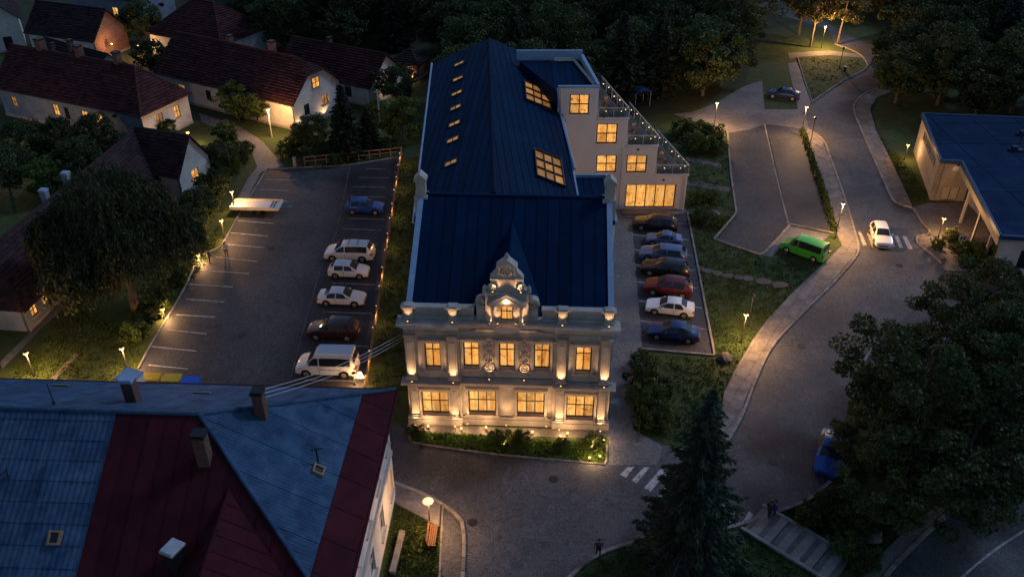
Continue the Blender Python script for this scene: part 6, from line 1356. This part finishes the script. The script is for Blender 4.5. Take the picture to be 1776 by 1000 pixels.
# the dark woods: single trees that nothing in the picture tells apart
def inside(x, y, poly):
    c = False
    for i in range(len(poly)):
        (x0, y0), (x1, y1) = poly[i], poly[i - 1]
        if (y0 > y) != (y1 > y) and x < (x1 - x0) * (y - y0) / (y1 - y0) + x0: c = not c
    return c
WOODS = [('wood behind the hotel', 'dark tree in the wood behind the hotel and the tiled houses', [(-38, 134), (-10, 131), (-8, 112), (0, 104), (12, 108), (19, 112), (20, 200), (-60, 200), (-42, 152)]),
         ('wood above the forecourt', 'dark tree in the dense wood above the forecourt', [(20, 113), (32, 116), (36, 128), (38, 150), (52, 200), (20, 200)]),
         ('wood behind the flat-roofed hall', 'dark tree in the wood behind the flat-roofed hall', [(52, 106), (62, 103), (100, 101), (140, 200), (56, 200), (66, 150), (62, 132), (52, 118)])]
for gname, lab, poly in WOODS:
    placed = []; tries = 0
    while tries < 900:
        tries += 1
        x = random.uniform(min(p[0] for p in poly), max(p[0] for p in poly)); y = random.uniform(min(p[1] for p in poly), max(p[1] for p in poly))
        if not inside(x, y, poly) or any((x - a) ** 2 + (y - b) ** 2 < 30 for a, b in placed): continue
        u = 888 + FPX * x / (y * _c + CAM_H * _s)
        if u < -60 or u > 1840: continue
        if any((x - a) ** 2 + (y - b) ** 2 < 80 for a, b in ((66.5, 171), (-48.8, 138.6), (-70, 158), (-15.4, 127))): continue
        placed.append((x, y)); k = random.randrange(4)
        if random.random() < .18: plant_from(SPM[0], 'wood_tree', 'dark pointed conifer in the ' + gname, 'tree', (x, y, 0), random.uniform(.9, 1.5), random.uniform(0, 6), 'conifers of the ' + gname)
        else: plant_from(MID[k if k != 2 else 0], 'wood_tree', lab, 'tree', (x, y, 0), random.uniform(.9, 1.35), random.uniform(0, 6), gname)
# shrubs
ORD = ['first', 'second', 'third', 'fourth', 'fifth', 'sixth', 'seventh', 'eighth', 'ninth', 'tenth']
def shrubs(pts, where, group, z=1.0):
    for i, (u, v, s) in enumerate(pts):
        plant_from(SHR[i % 3], 'shrub', f'{ORD[i]} leafy shrub from the left {where}', 'shrub', G(u, v), s, i * 1.9, group, s * z)
shrubs([(1110, 635, .6), (1116, 668, .9), (1120, 705, 1.0), (1125, 738, .7), (1142, 690, .75), (1150, 735, .6)], 'on the lawn between hotel alley and spruce', 'shrubs on the lawn corner')
shrubs([(1183, 235, 1.0), (1198, 260, .9), (1210, 240, 1.0), (1222, 262, .9), (1236, 246, .9), (1245, 265, .7)], 'in the bed right of the terraces', 'shrubs beside the terraces')
shrubs([(1205, 352, .6), (1215, 385, .7), (1232, 350, .6), (1245, 392, .5)], 'on the grass right of the upper hotel bays', 'shrubs beside the hotel bays')
shrubs([(715, 752, .30), (727, 755, .34), (860, 765, .42), (890, 770, .5), (905, 768, .4), (975, 775, .34), (1030, 775, .5)], 'in the lit flower bed before the hotel', 'shrubs in the flower bed')
shrubs([(500, 270, .8), (520, 255, .9), (560, 272, .8), (585, 285, .6), (675, 262, .7)], 'along the far end of the car park', 'shrubs above the car park')
shrubs([(345, 300, 1.0), (372, 345, .9), (380, 320, 1.0), (398, 300, .9), (412, 285, .8), (425, 270, .8)], 'beside the footpath into the car park', 'shrubs beside the footpath')
shrubs([(240, 590, .8), (262, 560, .8), (280, 530, .8), (300, 495, .9), (318, 462, .9), (333, 430, .9)], 'along the willow side of the car park kerb', 'shrubs along the willow')
shrubs([(1625, 432, .5), (1650, 420, .6), (1668, 445, .7), (1690, 455, .9)], 'on the verge before the hall canopy', 'shrubs before the hall')
shrubs([(1400, 905, .6), (1430, 890, .7), (1465, 960, .7), (1480, 925, .9), (1500, 985, .6)], 'beside the steps under the trees', 'shrubs beside the steps')
# hedge between bays and pavement
A_, Bh = G(1391, 226), G(1448, 402); n_ = 5200; tt = rng.uniform(0, 1, n_); P = np.outer(1 - tt, A_) + np.outer(tt, Bh); P[:, 0] += rng.normal(size=n_) * .17; P[:, 2] = abs(rng.normal(size=n_)) * .2 + .05
hd_ = link('hedge', None, None, Matrix.Translation(A_)); tag(hd_, 'low clipped hedge between the right bays and the pavement', 'hedge')
part('foliage', leaves_mesh('foliage', P, rng.uniform(.7, 1.3, n_) * .16, 'leaf_mid'), None, hd_)
part('stem', MB().tube([A_ + Vector((0, 0, .08)), Bh + Vector((0, 0, .08))], .05, 5), 'bark', hd_)
for k in range(3):
    xn, xr2 = fl[k + 1][2], fl[k][2]; m = 260; P = np.stack([rng.uniform(xn + .25, xr2 - .3, m), rng.uniform(Y0 + .25, Y0 + .65, m), fl[k][1] + .42 + abs(rng.normal(size=m)) * .18], 1)
    hp('planter_foliage', leaves_mesh('planter_foliage', P, .16, 'leaf_mid'), None, None, I4)
# ground cover
def tufts(name, polys, n, size, matname, hgt=.10):
    out = []
    for poly, m in polys:
        q = [(p.x, p.y) for p in GL(poly)]; x0, x1, y0, y1 = min(p[0] for p in q), max(p[0] for p in q), min(p[1] for p in q), max(p[1] for p in q); c = 0
        while c < m:
            x, y = random.uniform(x0, x1), random.uniform(y0, y1)
            if inside(x, y, q):
                c += 1; k = random.randint(4, 8); s = random.uniform(.08, .26)
                for _ in range(k): out.append((x + random.gauss(0, s), y + random.gauss(0, s), random.uniform(.02, hgt)))
    P = np.array(out); o = part(name, leaves_mesh(name, P, rng.uniform(.6, 1.4, len(P)) * size, matname, 2.0, np.tile(np.array([0, 0, .6]), (len(P), 1))), None, None); return tag(o, kind='stuff')
LAWN_MID = [(1192, 372), (1277, 375), (1238, 418), (1321, 446), (1345, 448), (1420, 468), (1330, 556), (1276, 640), (1250, 720), (1240, 760), (1150, 768), (1102, 742), (1103, 616), (1240, 620)]
LAWN_LOW = [(1000, 1000), (1050, 962), (1160, 928), (1290, 918), (1440, 1010), (1000, 1040)]
LAWN_L = [(20, 655), (130, 520), (250, 600), (240, 660)]
tufts('grass_tufts', [(LAWN_MID, 2200), (LAWN_LOW, 700), (LAWN_L, 900), ([(1190, 215), (1258, 235), (1270, 370), (1192, 360)], 450), ([(1385, 100), (1500, 105), (1460, 138), (1408, 174)], 160), ([(686, 878), (760, 915), (760, 1010), (670, 1010)], 700), ([(1530, 240), (1620, 345), (1575, 350), (1520, 240)], 500), ([(1310, 900), (1400, 875), (1440, 840), (1560, 900), (1500, 980), (1460, 990)], 1600), ([(690, 270), (725, 290), (700, 700), (645, 690)], 800), ([(340, 440), (385, 385), (372, 430), (300, 530)], 350)], 0, .09, 'leaf_tuft', .07)
tufts('bed_plants', [([(712, 750), (1048, 772), (1048, 800), (860, 783), (716, 764)], 900)], 0, .12, 'leaf_bed', .16)
